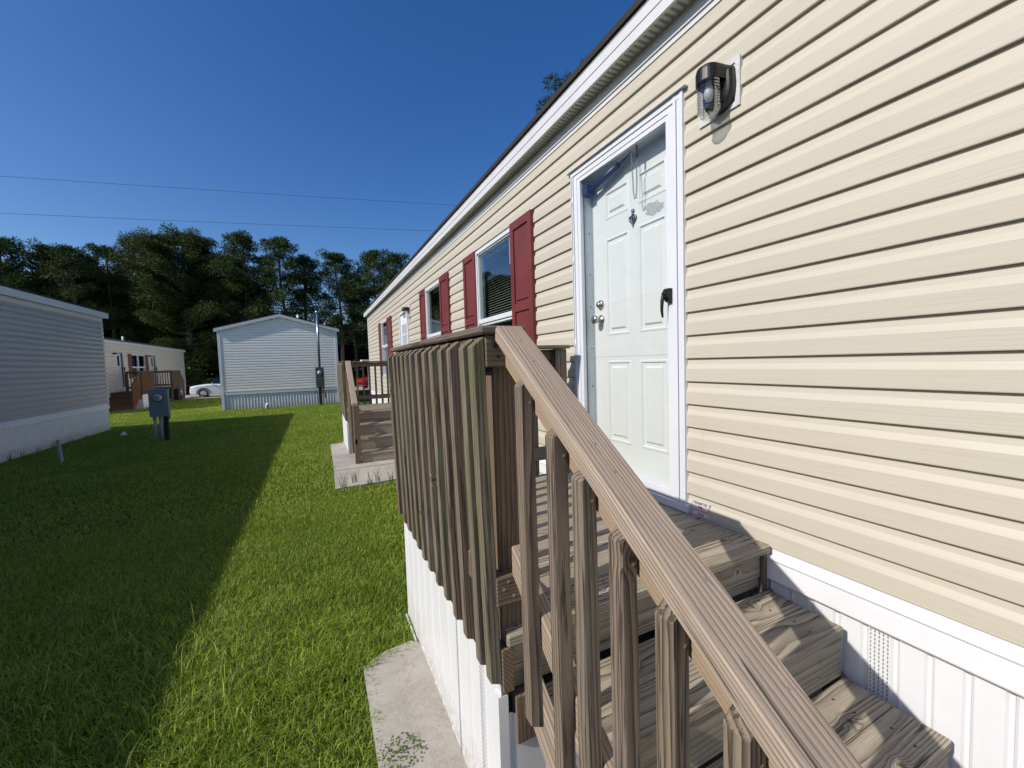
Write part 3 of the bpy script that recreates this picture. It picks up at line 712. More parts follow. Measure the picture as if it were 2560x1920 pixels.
# ------------------------------------------------------------------ deck
def deck(T, label, main=False, seed=1, ext=True, pal=None, y_far=2.49, skirt=True):
    random.seed(seed)
    P = dict(rail='rail', bal='bal', balg='balg', cap='cap', blk='blk', deck='deck', tread='tread', riser='riser', post='post', new='new', low='pink')
    if pal: P.update(pal)
    o = T(-.64, 1.4, 0)
    R = thing('porch_deck', (o[0], o[1], 0), label, 'porch deck')
    D = P['deck']
    y = 1.046; k = 0
    while y < y_far-.05:
        b = MB(); b.bx(-1.236-random.uniform(-.004, .006), -.028, y, min(y+.1395, y_far), .708+random.uniform(-.0012, .0012), .745, 0, .005)
        for x in (-1.19, -.80, -.42, -.07):
            for dy in (.035, .105): b.lathe((x+random.uniform(-.01, .01), y+dy, .7463), (0, 0, 1), [(.0042, 0), (0, .0004)], 8, mi=1)
        b.build('deck_board', [P['tread'] if k == 0 else D, 'rust'], R, T); y += .1436; k += 1
    b = MB(); b.bx(-1.252, -1.214, 1.052, y_far, .572, .7065, 1, .003); b.build('rim_joist', P['post'], R, T)
    b = MB(); b.bx(-1.212, -.05, 1.076, 1.112, .600, .7065, 0, .003); b.build('riser', P['riser'], R, T)
    b = MB(); b.bx(-1.212, -.05, 1.084, 1.112, .552, .597, 0, .003); b.build('riser', P['tread'], R, T)
    b = MB(); b.bx(-.052, -.030, 1.06, 1.10, .35, .7065, 2, .002); b.build('end_board', P['post'], R, T)
    for i, (zt, yf) in enumerate(((.552, .778), (.366, .498), (.180, .218))):
        for j in (1, 0):
            b = MB(); b.bx(-1.135, -.034+random.uniform(-.004, .004), yf+.142*j, yf+.142*j+.1395, zt-.038, zt, 0, .005)
            for x in (-1.08, -.62, -.16):
                for dy in (.04, .10): b.lathe((x+random.uniform(-.02, .02), yf+.142*j+dy, zt+.001), (0, 0, 1), [(.0045, 0), (0, .0004)], 8, mi=1)
            b.build('tread', [P['tread'], 'rust'], R, T)
        b = MB(); b.bx(-1.125, -.038, yf+.005, yf+.043, (zt-.186+.002), zt-.0395, 0, .003)
        for x in (-1.08, -.62, -.16):
            for z in (zt-.085, zt-.14): b.lathe((x+random.uniform(-.02, .02), yf+.0042, z), (0, -1, 0), [(.004, 0), (0, .0006)], 8, mi=1)
        b.build('riser', [P['riser'], 'rust'], R, T)
    hr = lambda y: 1.64+.70*(y-1.045)
    e = Vector((0, 1, .70)).normalized(); ep = Vector((0, -.70, 1)).normalized()
    def slope(name, mat, x0, x1, y0, zt0, y1, h, ch=.004, plumb=True, nails=False):
        """board along the stair slope, top line z = zt0+.7*(y-y0); h = perpendicular height"""
        L = (y1-y0)/e.y; b = MB()
        w_ = x1-x0
        p = Vector((x0, y0, zt0))-ep*h
        def dfm(l, a, bb):
            # a across x, bb perpendicular up; plumb cut both ends
            return (l+(h-bb)*-.0+(bb*.70-h*.70)*-1*-1 if False else l, a, bb)
        if w_ >= h: b.board(p, e, (1, 0, 0), ep, L, w_, h, ch, (lambda l, a, bb: (l+.70*(bb-h)*1, a, bb)) if plumb else None)
        else: b.board(p, e, ep, (1, 0, 0), L, h, w_, ch, (lambda l, a, bb: (l+.70*(a-h)*1, a, bb)) if plumb else None)
        if nails:
            for yy in (.98, .90, .66, .60, .42, .30):
                b.lathe(Vector((-1.2+random.uniform(-.02, .02), yy, hr(yy)+.0004)), ep, [(.0035, 0), (.0025, .0008), (0, .001)], 8, mi=1)
        return b.build(name, [mat, 'nail'], R, T)
    slope('stringer', P['low'], -1.170, -1.138, .20, .035, 1.06, .13)
    slope('stringer', P['post'], -.030, -.008, .30, .02, 1.06, .12)
    h0 = slope('handrail', P['rail'], -1.244, -1.156, .10, hr(.10), 1.048, .038, .006, nails=True)
    slope('upper_stair_rail', P['new'], -1.214, -1.178, .20, hr(.20)-.048, 1.048, .058)
    slope('lower_stair_rail', P['low'], -1.214, -1.178, .20, .888+.7*(.20-.87), 1.048, .072)
    def post(name, mat, x0, x1, y0, y1, z0, z1):
        b = MB(); b.bx(x0, x1, y0, y1, z0, z1, 2, .004); return b.build(name, mat, R, T)
    post('post', P['post'], -1.235, -1.147, 1.090, 1.179, .575, 1.614)
    post('post', P['post'], -1.235, -1.147, y_far-.131, y_far-.042, .0, 1.614)
    post('post', P['bal'], -.212, -.122, y_far-.091, y_far-.002, .746, 1.614)
    post('newel_post', P['post'], -1.222, -1.134, .20, .288, 0, 1.03)
    post('ledger_block', P['post'], -1.212, -1.136, 1.05, 1.086, .40, .551)
    def bxp(name, mat, *a):
        b = MB(); b.bx(*a); return b.build(name, mat, R, T)
    for mt, x0_, x1_, za, zb_, nl in (('blk', -1.270, -1.125, 1.526, 1.614, ((-1.245, 1.585), (-1.235, 1.556), (-1.195, 1.545))), ('post', -1.262, -1.120, .836, .922, ((-1.225, .905), (-1.195, .90), (-1.24, .885), (-1.21, .86)))):
        b = MB(); b.bx(x0_, x1_, 1.051, 1.088, za, zb_, 0)
        for x, z in nl: b.lathe((x, 1.0508, z), (0, -1, 0), [(.0055, 0), (.0035, .001), (0, .0008)], 8, mi=1)
        b.build('rail_block', [P[mt], 'rust' if mt == 'blk' else 'nail'], R, T)
    bxp('top_rail', P['post'], -1.271, -1.236, 1.089, y_far-.02, 1.525, 1.613, 1)
    bxp('bottom_rail', P['post'], -1.271, -1.236, 1.089, y_far-.02, .836, .922, 1)
    bxp('cap_rail', P['cap'], -1.288, -1.147, 1.040, y_far-.13, 1.6165, 1.6405, 1, .006)
    bxp('cap_rail', P['cap'] if not main else P['bal'], -1.288, -.112, y_far-.128, y_far+.012, 1.6165, 1.6405, 0, .006)
    bxp('top_rail', P['post'], -1.147, -.212, y_far-.041, y_far-.003, 1.525, 1.613, 0)
    bxp('bottom_rail', P['bal'], -1.147, -.212, y_far-.041, y_far-.003, .850, .938, 0)
    # front balusters (lean slightly outwards at the top)
    ys = [1.093, 1.177, 1.30, 1.414, 1.53, 1.65, 1.777, 1.89, 2.0, 2.11, 2.225, 2.34, 2.50]
    if y_far != 2.49: ys = [1.093+(y_far-1.0)*i/12*.98 for i in range(13)]
    for i, yb in enumerate(ys):
        t_ = .037; zb = .602+.003*i+random.uniform(-.006, .006); ztp = 1.612; L = ztp-zb; ty = random.uniform(-.006, .006) if i else 0
        el = Vector((-.022/L, ty/L, 1)).normalized()
        b = MB()
        # a: from inner (toward wall) to outer; bevelled ends
        def dfm(l, a, bb, L=L):
            f = a/.037
            if l > L*.5: return (l-.028*f, a, bb)
            return (l+.018*(bb/.037)*0+.014*f, a, bb)
        b.board((-1.2505, yb-t_, zb), el, (-1, 0, 0), (0, 1, 0), L, t_, t_, .003, dfm)
        b.build('baluster', (P['balg'] if (i in (0, 1, 4, 6, 8) or random.random() < .25) else P['bal']), R, T)
    # stair balusters
    for i, yb in enumerate((.915, .769, .671, .561, .454, .339)):
        zb = .60+.70*(yb-.915)-.005*i; ztp = hr(yb)-.060; L = ztp-zb
        b = MB()
        def dfm(l, a, bb, L=L):
            f = a/.036
            if l > L*.5: return (l-.026*f+.018, a, bb)
            return (l+.016*f, a, bb)
        b.board((-1.2145, yb-.036, zb), Vector((-.004, 0, 1)).normalized(), (-1, 0, 0), (0, 1, 0), L, .036, .036, .003, dfm)
        b.lathe((-1.23, yb-.0368, ztp-.05), (0, -1, 0), [(.004, 0), (.002, .001), (0, .001)], 8, mi=1)
        b.build('baluster', [P['bal'], 'nail'], R, T)
    # far side balusters
    for i in range(8):
        x = -1.08+.122*i
        b = MB(); b.board((x, y_far-.002, .63), (0, 0, 1), (1, 0, 0), (0, 1, 0), .965, .036, .036, .003); b.build('baluster', P['bal'], R, T)
    # skirting panels
    if not skirt: return R
    for (F, a, b_, zt) in ((lambda u, n_, z: (-1.258-n_, u, z), 1.056, y_far-.01, .60), (lambda u, n_, z: (u, 1.058-n_, z), -1.236, -.02, .498), (lambda u, n_, z: (u, y_far-.01+n_, z), -1.258, -.02, .60)):
        sk, sl = skirting(F, a, b_, .0, zt, pitch=.135, vents=[(a+.145, a+.178), (a+.40, a+.43)] if a == 1.056 else ())
        sk.build('skirting_panel', ['skirt', 'greyslot'], R, T)
    c = MB(); c.box(-1.275, -1.267, 1.05, y_far, 0, .020); c.build('skirting_track', 'white', R, T)
    c = MB(); c.box(-1.267, -1.236, 1.055, 1.09, 0, .566); c.build('skirting_corner', 'skirt', R, T)
    return R
I_ = lambda x, y, z: (x, y, z)
# build() with T: parents need inverse of the root location
deck(I_, 'weathered grey wood porch deck with green-stained balusters and handrail, nearest the camera', True, 21)
deck(lambda x, y, z: (x*1.0+.02, y+6.52, z), 'weathered wood porch deck with steps at the far door of the cream home', False, 5)
br = dict(rail='brown2', bal='brown2', balg='brown2', cap='brown2', blk='brown2', deck='brown2', tread='brown2', riser='brown2', post='brown2', new='brown2', low='brown2')
br2 = dict(rail='bal', bal='bal', balg='post', cap='post', blk='bal', deck='bal', tread='bal', riser='bal', post='post', new='bal', low='bal')
sx = 1.1/1.28
deck(lambda x, y, z: (-9.6-x*sx, y+22.0, z), 'reddish brown porch steps and deck at the left door of the distant cream home', False, 6, pal=br)
deck(lambda x, y, z: (-9.6-x*sx, 29.8-y, z), 'brown porch deck with steps facing away and a black bin under it', False, 8, pal=br2, skirt=False)

# ------------------------------------------------------------------ other homes
lh = thing('mobile_home', (-9, 5, 0), 'grey sided mobile home with stained white skirting at the left edge', 'mobile home')
FL = lambda u, n, z: (-6.84+n, u, z)
home_shell(lh, FL, -5, 14.88, 4.3, 'greysid', [], zs0=.735, zs1=2.96, ztrim=.60, skirt='skirtdirty', zf=3.06, zt=3.20, ridge=3.72, seed=3, soff=False)
h2 = thing('mobile_home', (-11.7, 27, 0), 'distant cream mobile home with two doors, red shutters and brown decks', 'mobile home')
F2 = lambda u, n, z: (-9.6+n, u, z)
o2 = [(23.95, 24.75, .85, 2.55), (25.6, 27.3, 1.35, 2.44), (28.15, 29.0, .85, 2.5)]
home_shell(h2, F2, 20.6, 34.4, 4.2, 'cream2', o2, zs0=.70, zs1=2.80, ztrim=.57, zf=2.86, zt=2.99, ridge=3.45, seed=4, soff=False)
def boxF(F, m, a, b, n0, n1, c, d):
    v = [F(u, n, z) for z in (c, d) for n in (n0, n1) for u in (a, b)]
    m.add(v, [(0, 2, 3, 1), (4, 5, 7, 6), (0, 1, 5, 4), (2, 6, 7, 3), (0, 4, 6, 2), (1, 3, 7, 5)])
for (a, b) in ((25.55, 26.45), (26.45, 27.35)): window(h2, F2, a, b, 1.33, 2.46, 1.83, blinds=(a < 26))
for a, b in ((25.2, 25.55), (27.36, 27.72)): shutter(h2, F2, a, b, 1.3, 2.48, 1.9)
for a, b in ((23.93, 24.77), (28.13, 29.02)):
    m = MB()
    for (p, q, c, d) in ((a, a+.07, .83, 2.57), (b-.07, b, .83, 2.57), (a+.07, b-.07, 2.50, 2.57), (a+.07, b-.07, .80, .92)): boxF(F2, m, p, q, -.02, .03, c, d)
    do = m.build('storm_door', 'alu', h2)
    m = MB(); m.quad(F2(a+.07, .002, .92), F2(b-.07, .002, .92), F2(b-.07, .002, 2.5), F2(a+.07, .002, 2.5)); m.build('glass_pane', 'glass', do)
    m = MB(); boxF(F2, m, a+.07, b-.07, -.10, -.06, .8, 2.52); do = m.build('entry_door', 'door', h2)
    m = MB(); boxF(F2, m, (a+b)/2-.12, (a+b)/2+.12, -.06, -.055, 1.9, 2.35); m.build('door_lite', 'carglass', do)
    m = MB(); boxF(F2, m, b-.14, b-.10, .03, .07, 1.68, 1.84); m.build('door_handle', 'black', do)
for u in (23.70, 27.93):
    m = MB(); boxF(F2, m, u-.10, u+.08, .0, .14, 2.40, 2.46); m.build('wall_lamp', 'black', h2)
m = MB(); m.cyl((-11.0, 29.3, 3.2), (-11.0, 29.3, 3.56), .05); m.build('roof_vent_pipe', 'pvcw', h2)

# end trailer, gable towards the camera
tw = thing('mobile_home', (-2.85, 25, 0), 'white mobile home seen end-on with gable wall and ribbed skirting', 'mobile home')
GY = 18.8
FG = lambda u, n, z: (u, GY-n, z)
gx0, gx1, gp = -4.95, -.79, -2.87
def gclip(z):
    if z < 3.05: return gx0, gx1
    f = (z-3.05)/(3.58-3.05); return gx0+(gp-gx0)*f, gx1+(gp-gx1)*f
siding(FG, gx0, gx1, .735, 3.575, clip=gclip, joints=False, course=.102, deep=1.4).build('siding', 'whitesid', tw)
for s_ in (-1, 1):
    m = MB(); xe = gp+s_*2.17; 
    pts = [(gp, 3.70), (xe, 3.115), (xe, 3.00), (gp, 3.585)]
    m.add([(p[0], GY-.10, p[1]) for p in pts]+[(p[0], GY-.085, p[1]) for p in pts], [(0, 1, 2, 3), (4, 5, 6, 7), (0, 1, 5, 4), (2, 3, 7, 6), (1, 2, 6, 5)])
    m.add([(gp, GY-.086, 3.59), (xe, GY-.086, 3.005), (xe, GY, 3.005), (gp, GY, 3.59)], [(0, 1, 2, 3)])
    m.build('rake_board', 'trim2', tw)
for x in (gx0, gx1-.09):
    m = MB(); m.box(x, x+.09, GY-.035, GY+.02, .03, 3.06); m.build('corner_post', 'white', tw)
m = MB(); m.box(gx0+.09, gx1-.09, GY-.028, GY, .60, .735); m.box(gx0+.05, gx1-.05, GY-.034, GY-.0, .715, .74); m.build('skirting_trim', 'white', tw)
sk, sl = skirting(FG, gx0+.02, gx1-.02, .0, .61, pitch=.105, depth=.022); sk.build('skirting', 'skirt', tw)
m = MB()
prof = [(gp-2.17, 3.12), (gp, 3.705), (gp+2.17, 3.12), (gp+2.17, 3.15), (gp, 3.74), (gp-2.17, 3.15)]
m.prism([(p, q) for p, q in prof], 1, GY-.1, 33.5); m.build('roof', 'shingle', tw)
m = MB(); m.quad((gx0, GY, 0), (gx0, 33.4, -.4), (gx0, 33.4, 3.12), (gx0, GY, 3.12)); m.quad((gx1, GY, 0), (gx1, 33.4, -.4), (gx1, 33.4, 3.12), (gx1, GY, 3.12)); m.quad((gx0, 33.4, -.5), (gx1, 33.4, -.5), (gx1, 33.4, 3.12), (gx0, 33.4, 3.12)); m.build('side_and_rear_walls', 'whitesid', tw)
m = MB(); m.cyl((-2.25, 20.5, 3.5), (-2.25, 20.5, 3.88), .05); m.build('roof_vent_pipe', 'pvcw', tw)

# small white porch roof seen past the corner of the home
# ------------------------------------------------------------------ utilities
pm = thing('meter_pole', (-1.53, 18.45, 0), 'tall galvanised service mast with dark green meter box in front of white gable', 'utility pole')
m = MB(); m.cyl((-1.52, 18.45, 1.5), (-1.50, 18.45, 3.72), .048); m.build('mast', 'galv', pm)
m = MB(); m.lathe((-1.50, 18.45, 3.72), (0, 0, 1), [(.05, 0), (.075, .02), (.07, .08), (.03, .12), (0, .125)], 12); m.build('weather_head', 'galv', pm)
m = MB(); m.box(-1.68, -1.37, 18.36, 18.50, .74, 1.55); m.box(-1.675, -1.375, 18.352, 18.36, .75, 1.20); bo = m.build('meter_box', 'dgbox', pm)
m = MB(); m.lathe((-1.535, 18.36, 1.33), (0, -1, 0), [(.085, 0), (.085, .05), (.07, .09), (0, .10)], 20); m.build('meter_dial', 'dial', bo)
m = MB(); m.box(-1.575, -1.50, 18.350, 18.3515, 1.06, 1.11); m.build('warning_tag', 'tag', bo)
m = MB(); m.box(-1.60, -1.48, 18.42, 18.54, 0, .78); m.build('wood_post', 'dpost', pm)
m = MB(); m.tube([(-1.42, 18.45, .74), (-1.42, 18.45, .50), (-1.36, 18.45, .42), (-1.36, 18.45, .30)], .03); m.build('conduit', 'gbox', pm)
m = MB(); m.tube([(-1.45, 18.45, 3.78), (-1.25, 18.4, 3.80), (-1.08, 18.4, 3.60), (-1.10, 18.4, 3.35), (-1.3, 18.4, 3.20), (-1.45, 18.45, 3.28)], .008, 5); m.build('drip_loop', 'wire', pm)

mp = thing('meter_pedestal', (-4.87, 11.6, 0), 'grey blue electric meter box on two pipes in the shaded grass', 'electric meter')
m = MB(); m.box(-5.03, -4.70, 11.60, 11.74, .560, 1.155); m.box(-5.034, -4.696, 11.590, 11.60, .565, .852); m.box(-5.034, -4.696, 11.590, 11.60, .860, 1.150)
m.prism([(11.58, 1.155), (11.76, 1.155), (11.76, 1.172), (11.58, 1.162)], 0, -5.036, -4.694); bo = m.build('meter_box', 'gbox', mp)
m = MB(); m.lathe((-4.868, 11.59, .985), (0, -1, 0), [(.098, 0), (.098, .012), (.085, .016)], 28); m.build('meter_ring', 'black', bo)
m = MB(); m.lathe((-4.868, 11.588, .985), (0, -1, 0), [(.083, 0), (.083, .045), (.07, .075), (0, .085)], 28); dg_ = m.build('meter_dial', 'dial', bo)
m = MB(); m.box(-4.92, -4.83, 11.5, 11.506, 1.0, 1.02); m.box(-4.85, -4.82, 11.5, 11.506, .965, .985); m.box(-4.92, -4.87, 11.5, 11.506, .97, .98); m.build('dial_marks', 'black', bo)
for x in (-4.968, -4.866):
    m = MB(); m.cyl((x, 11.66, 0), (x, 11.66, .56), .030); m.cyl((x, 11.66, .50), (x, 11.66, .562), .036); m.build('conduit_pipe', 'pvc', mp)
m = MB(); m.box(-4.825, -4.745, 11.66, 11.75, 0, .60); m.build('wood_post', 'dpost', mp)
m = MB(); m.tube([(-4.74, 11.62, .56), (-4.74, 11.62, .50), (-4.70, 11.62, .50), (-4.69, 11.62, .56)], .012, 6); m.build('wire_loop', 'black', mp)

pv = thing('pipe_stub', (-5.83, 9.95, 0), 'grey plastic pipe stub standing in the grass beside the stained skirting', 'pipe')
m = MB(); m.cyl((-5.82, 9.95, 0), (-5.845, 9.95, .41), .027, .027, cap=False); m.lathe((-5.845, 9.95, .41), (0, 0, 1), [(.027, 0), (.022, 0), (.021, -.1)], 14); m.build('pipe', 'pvc', pv)
wc_ = thing('cleanout_cap', (-6.06, 13.3, 0), 'small white sewer cleanout cap in grass near the grey home corner', 'drain cap')
m = MB(); m.lathe((-6.06, 13.3, 0), (0, 0, 1), [(.055, 0), (.055, .06), (.03, .07), (.028, .105), (0, .107)], 12); m.build('cap', 'pvcw', wc_)
ve = thing('vent_elbow', (-3.42, 18.1, 0), 'white plastic drain elbow at the foot of the white gable wall', 'pipe')
m = MB(); m.tube([(-3.42, 18.2, 0), (-3.42, 18.2, .14), (-3.40, 18.12, .20), (-3.38, 18.05, .17)], .06, 12); m.build('elbow', 'pvcw', ve)

# trash bins under the distant deck
def bin_(x, y, lab, k=.70):
    b = thing('trash_bin', (x, y, 0), lab, 'trash bin', 'black wheeled bins under the distant deck')
    m = MB(); r = [(.24*k, .25*k, 0.05), (.30*k, .32*k, .93*k)]
    v = [(x+sx_*a, y+sy_*c, z) for a, c, z in r for sx_, sy_ in ((-1, -1), (1, -1), (1, 1), (-1, 1))]
    m.add(v, [(3, 2, 1, 0), (4, 5, 6, 7)]+[(i, (i+1) % 4, (i+1) % 4+4, i+4) for i in range(4)]); m.build('bin_body', 'bin', b)
    m = MB(); m.prism([(y-.36*k, .93*k), (y+.34*k, .93*k), (y+.30*k, .98*k), (y-.1*k, 1.01*k), (y-.36*k, .96*k)], 0, x-.33*k, x+.33*k); m.build('lid', 'bin', b)
    for s_ in (-1, 1):
        m = MB(); m.cyl((x+s_*.24*k, y+.28*k, .1), (x+s_*.29*k, y+.28*k, .1), .09); m.build('wheel', 'tyre', b)
    m = MB(); m.tube([(x-.28*k, y+.36*k, .88*k), (x-.28*k, y+.42*k, .90*k), (x+.28*k, y+.42*k, .90*k), (x+.28*k, y+.36*k, .88*k)], .012, 6); m.build('handle', 'bin', b)
    return b
b1 = bin_(-8.98, 27.62, 'black trash bin with pale lettering, left of the two under the deck', .66)
text('WM', (-9.0, 27.405, .48), .14, (1, 0, 0), (0, 0, 1), plain('faint_white_print', (.4, .4, .42), .6), b1)
b2 = bin_(-8.52, 27.70, 'plain black trash bin at the front corner under the distant deck', .66)

# ------------------------------------------------------------------ terrain
def ss(a, b, x): 
    t_ = min(max((x-a)/(b-a), 0), 1); return t_*t_*(3-2*t_)
def GZ(x, y): return -.64*ss(26.5, 39.5, y)+.95*ss(48, 56, y)
m = MB(); xs = [-400, -120, -60, -40, -30, -24, -18, -14, -11, -8, -5, -3, -1, 1, 4, 8, 14, 24, 40, 80, 200, 400]
ys = [-200, -40, -10, 0, 5, 10, 15, 20, 24]+[26+i*1.0 for i in range(16)]+[43, 46, 48, 49, 50, 51, 52, 53, 54, 55, 56, 60, 80, 130, 260, 800, 1500]
nx = len(xs); m.add([(x, y, GZ(x, y)) for y in ys for x in xs], [(j*nx+i, j*nx+i+1, (j+1)*nx+i+1, (j+1)*nx+i) for j in range(len(ys)-1) for i in range(nx-1)], sm=True)
g_ = m.build('ground', 'soil'); tag(g_, kind='structure')
def sheet(name, mat, x0, x1, y0, y1, dz, n=8, wob=0):
    m = MB(); vs_ = []
    for j in range(n+1):
        y = y0+(y1-y0)*j/n
        for i in range(n+1):
            x = x0+(x1-x0)*i/n; vs_.append((x, y, GZ(x, y)+dz))
    m.add(vs_, [(j*(n+1)+i, j*(n+1)+i+1, (j+1)*(n+1)+i+1, (j+1)*(n+1)+i) for j in range(n) for i in range(n)])
    o = m.build(name, mat); return tag(o, kind='structure')
sheet('street', 'conc', -120, 120, 39.8, 47.8, .012, 10)
def slab(pts, name='concrete_slab'):
    m = MB(); m.prism(pts, 2, -.05, .028); return tag(m.build(name, 'conc'), kind='structure')
slab([(-1.545, -1.2), (-1.10, -1.2), (-1.10, 2.0), (-1.30, 2.22), (-1.44, 2.20), (-1.555, 2.13), (-1.56, 1.0)])
slab([(-1.10, -1.2), (0, -1.2), (0, 2.4), (-1.10, 2.4)])
slab([(-1.545, 5.50), (-.05, 5.60), (-.05, 6.45), (-1.525, 6.44)])
slab([(-1.52, 6.47), (-.05, 6.48), (-.05, 9.2), (-1.50, 8.75)])
slab([(-9.5, 22.0), (-8.3, 22.0), (-8.3, 24.2), (-9.5, 24.2)])
slab([(-8.5, 28.6), (-7.9, 28.6), (-7.9, 30.6), (-8.5, 30.6)])

# ------------------------------------------------------------------ grass
def npmesh(name, V, Fq, mats, rnd=None, smooth=False):
    """V (n,3), Fq list of (array faces)"""
    me = bpy.data.meshes.new(name); n = len(V); me.vertices.add(n); me.vertices.foreach_set('co', V.astype(np.float32).ravel())
    loops = np.concatenate([f.ravel() for f in Fq]); sizes = np.concatenate([np.full(len(f), f.shape[1]) for f in Fq])
    me.loops.add(len(loops)); me.loops.foreach_set('vertex_index', loops.astype(np.int32))
    me.polygons.add(len(sizes)); st_ = np.concatenate([[0], np.cumsum(sizes)[:-1]]); me.polygons.foreach_set('loop_start', st_.astype(np.int32))
    try: me.polygons.foreach_set('loop_total', sizes.astype(np.int32))
    except Exception: pass
    if rnd is not None:
        a = me.attributes.new('rnd', 'FLOAT', 'POINT'); a.data.foreach_set('value', rnd.astype(np.float32))
    me.materials.append(M[mats] if isinstance(mats, str) else mats)
    me.update(calc_edges=True)
    if smooth: me.polygons.foreach_set('use_smooth', [True]*len(sizes))
    o = bpy.data.objects.new(name, me); COL.objects.link(o); return o
def vnoise(x, y, s, seed=0):
    r = np.random.default_rng(seed); G = r.random((64, 64)); x = x*s+1000; y = y*s+1000
    xi = np.floor(x).astype(int); yi = np.floor(y).astype(int); fx = x-xi; fy = y-yi; fx = fx*fx*(3-2*fx); fy = fy*fy*(3-2*fy)
    g = lambda a, b: G[a % 64, b % 64]
    return (g(xi, yi)*(1-fx)+g(xi+1, yi)*fx)*(1-fy)+(g(xi, yi+1)*(1-fx)+g(xi+1, yi+1)*fx)*fy
def keep(x, y):
    k = ~((x > -1.27) & (y > .95) & (y < 2.52)); k &= ~((x > -1.28) & (y > 7.5) & (y < 9.05)); k &= x < -.02
    k &= ~((x < -6.84) & (y < 14.9)); k &= ~((x > -1.56+.07*vnoise(x, y, 9, 8)) & (y < 2.10+.09*vnoise(x, y, 8, 9)) & (y > -1))
    k &= ~((x > -1.56+.09*vnoise(x, y, 7, 8)) & (y > 5.46+.10*vnoise(x, y, 6, 8)) & (y < 8.7)); k &= ~((x > -4.95) & (x < -.79) & (y > 18.8) & (y < 33.4)); k &= ~((x < -9.6) & (y > 20.6) & (y < 34.4))
    k &= ~((x < -8.45) & (x > -9.6) & (y > 22.0) & (y < 29.6)); k &= ~((y > 39.8) & (y < 47.8))
    return k
def blades(N, x0, x1, y0, y1, h, w, lean, seed, mask=None):
    r = np.random.default_rng(seed); x = r.uniform(x0, x1, N); y = r.uniform(y0, y1, N); k = keep(x, y)
    if mask is not None: k &= mask(x, y, r)
    x = x[k]; y = y[k]; n = len(x)
    hh = h*(.55+.60*vnoise(x, y, 1.1, 3)*vnoise(x, y, 5, 4)**.5+.5*r.random(n)**2)
    ang = r.uniform(0, 2*np.pi, n); la = 2*np.pi*vnoise(x, y, 1.3, 5)*1.4+r.normal(0, 1.9, n)
    ll = lean*hh*(.3+r.random(n)); 
    gz = np.array([0.0]) if y1 < 26 else np.array([GZ(a, b) for a, b in zip(x, y)])
    z = np.broadcast_to(gz, (n,)) if len(gz) == 1 else gz
    dx = np.cos(ang)*w/2*(.6+.8*r.random(n)); dy = np.sin(ang)*w/2; lx = np.cos(la)*ll; ly = np.sin(la)*ll
    V = np.empty((n, 5, 3))
    V[:, 0] = np.c_[x-dx, y-dy, z-.005]; V[:, 1] = np.c_[x+dx, y+dy, z-.005]
    V[:, 2] = np.c_[x-dx*.8+lx*.35, y-dy*.8+ly*.35, z+hh*.6]; V[:, 3] = np.c_[x+dx*.8+lx*.35, y+dy*.8+ly*.35, z+hh*.6]
    V[:, 4] = np.c_[x+lx, y+ly, z+hh*(1-.25*lean)]
    rn = np.repeat(r.random(n), 5)
    return V.reshape(-1, 3), n, rn
def grass_obj(specs, name='grass'):
    Vs = []; R_ = []; n = 0
    for s_ in specs:
        V, k, r = blades(*s_[:9], *(s_[9:] if len(s_) > 9 else ())); Vs.append(V); R_.append(r); n += k
    V = np.concatenate(Vs); r = np.concatenate(R_); b = np.arange(n)*5
    q = np.c_[b, b+1, b+3, b+2]; t_ = np.c_[b+2, b+3, b+4]
    return tag(npmesh(name, V, [q, t_], 'grass', r), kind='stuff')
near = lambda x, y, r: (x+1.7)**2+y**2 < 36
tall = lambda x, y, r: (vnoise(x, y, .7, 9) > .5) & (r.random(len(x)) < .8)
grass_obj([(250000, -5.2, -1.25, .6, 5.2, .046, .0034, .95, 1), (12000, -5.0, -1.7, .6, 3.0, .080, .0036, 1.25, 21), (1100, -4.2, -1.9, .7, 3.4, .14, .0045, 1.3, 2, tall),
           (190000, -6.84, -.02, 5.2, 12, .045, .0070, .85, 3), (24000, -6.84, -5.2, .6, 5.2, .055, .007, .8, 4), (1500, -1.9, -1.5, 2.1, 2.6, .09, .004, 1.0, 12), (30000, -1.26, -.02, 2.5, 5.2, .066, .005, .8, 14),
           (170000, -9, -.05, 12, 20, .048, .011, .75, 5), (130000, -12, 9, 19, 34, .055, .020, .7, 6), (60000, -24, 20, 33, 39.7, .07, .035, .7, 7), (60000, -40, 20, 47.9, 56, .09, .05, .7, 8)])
# weeds on slab joints
def weed(x, y, h, n, seed, lab, grp=None, z=.0):
    r = random.Random(seed); root = thing('weed', (x, y, z), lab, 'weed', grp); m = MB()
    for i in range(n):
        a = r.uniform(0, 6.28); l = r.uniform(.3, 1)*h; s_ = r.uniform(.1, .5)*l; x0 = x+r.uniform(-.03, .03); y0 = y+r.uniform(-.02, .02); w_ = .0022
        p = [Vector((x0, y0, z)), Vector((x0+math.cos(a)*s_*.3, y0+math.sin(a)*s_*.3, z+l*.6)), Vector((x0+math.cos(a)*s_, y0+math.sin(a)*s_, z+l))]
        m.add([p[0]+Vector((-w_, 0, 0)), p[0]+Vector((w_, 0, 0)), p[1]+Vector((w_, 0, 0)), p[1]+Vector((-w_, 0, 0)), p[2]], [(0, 1, 2, 3), (3, 2, 4)])
    m.build('stems', 'weed', root); return root
for i in range(9): weed(-1.46+.15*i+random.uniform(-.04, .04), 5.50+random.uniform(0, .25)*(i % 2), .26, 12, 40+i, 'thin grass weed on the edge of the far concrete slab', 'thin weeds along the far slab', .0)
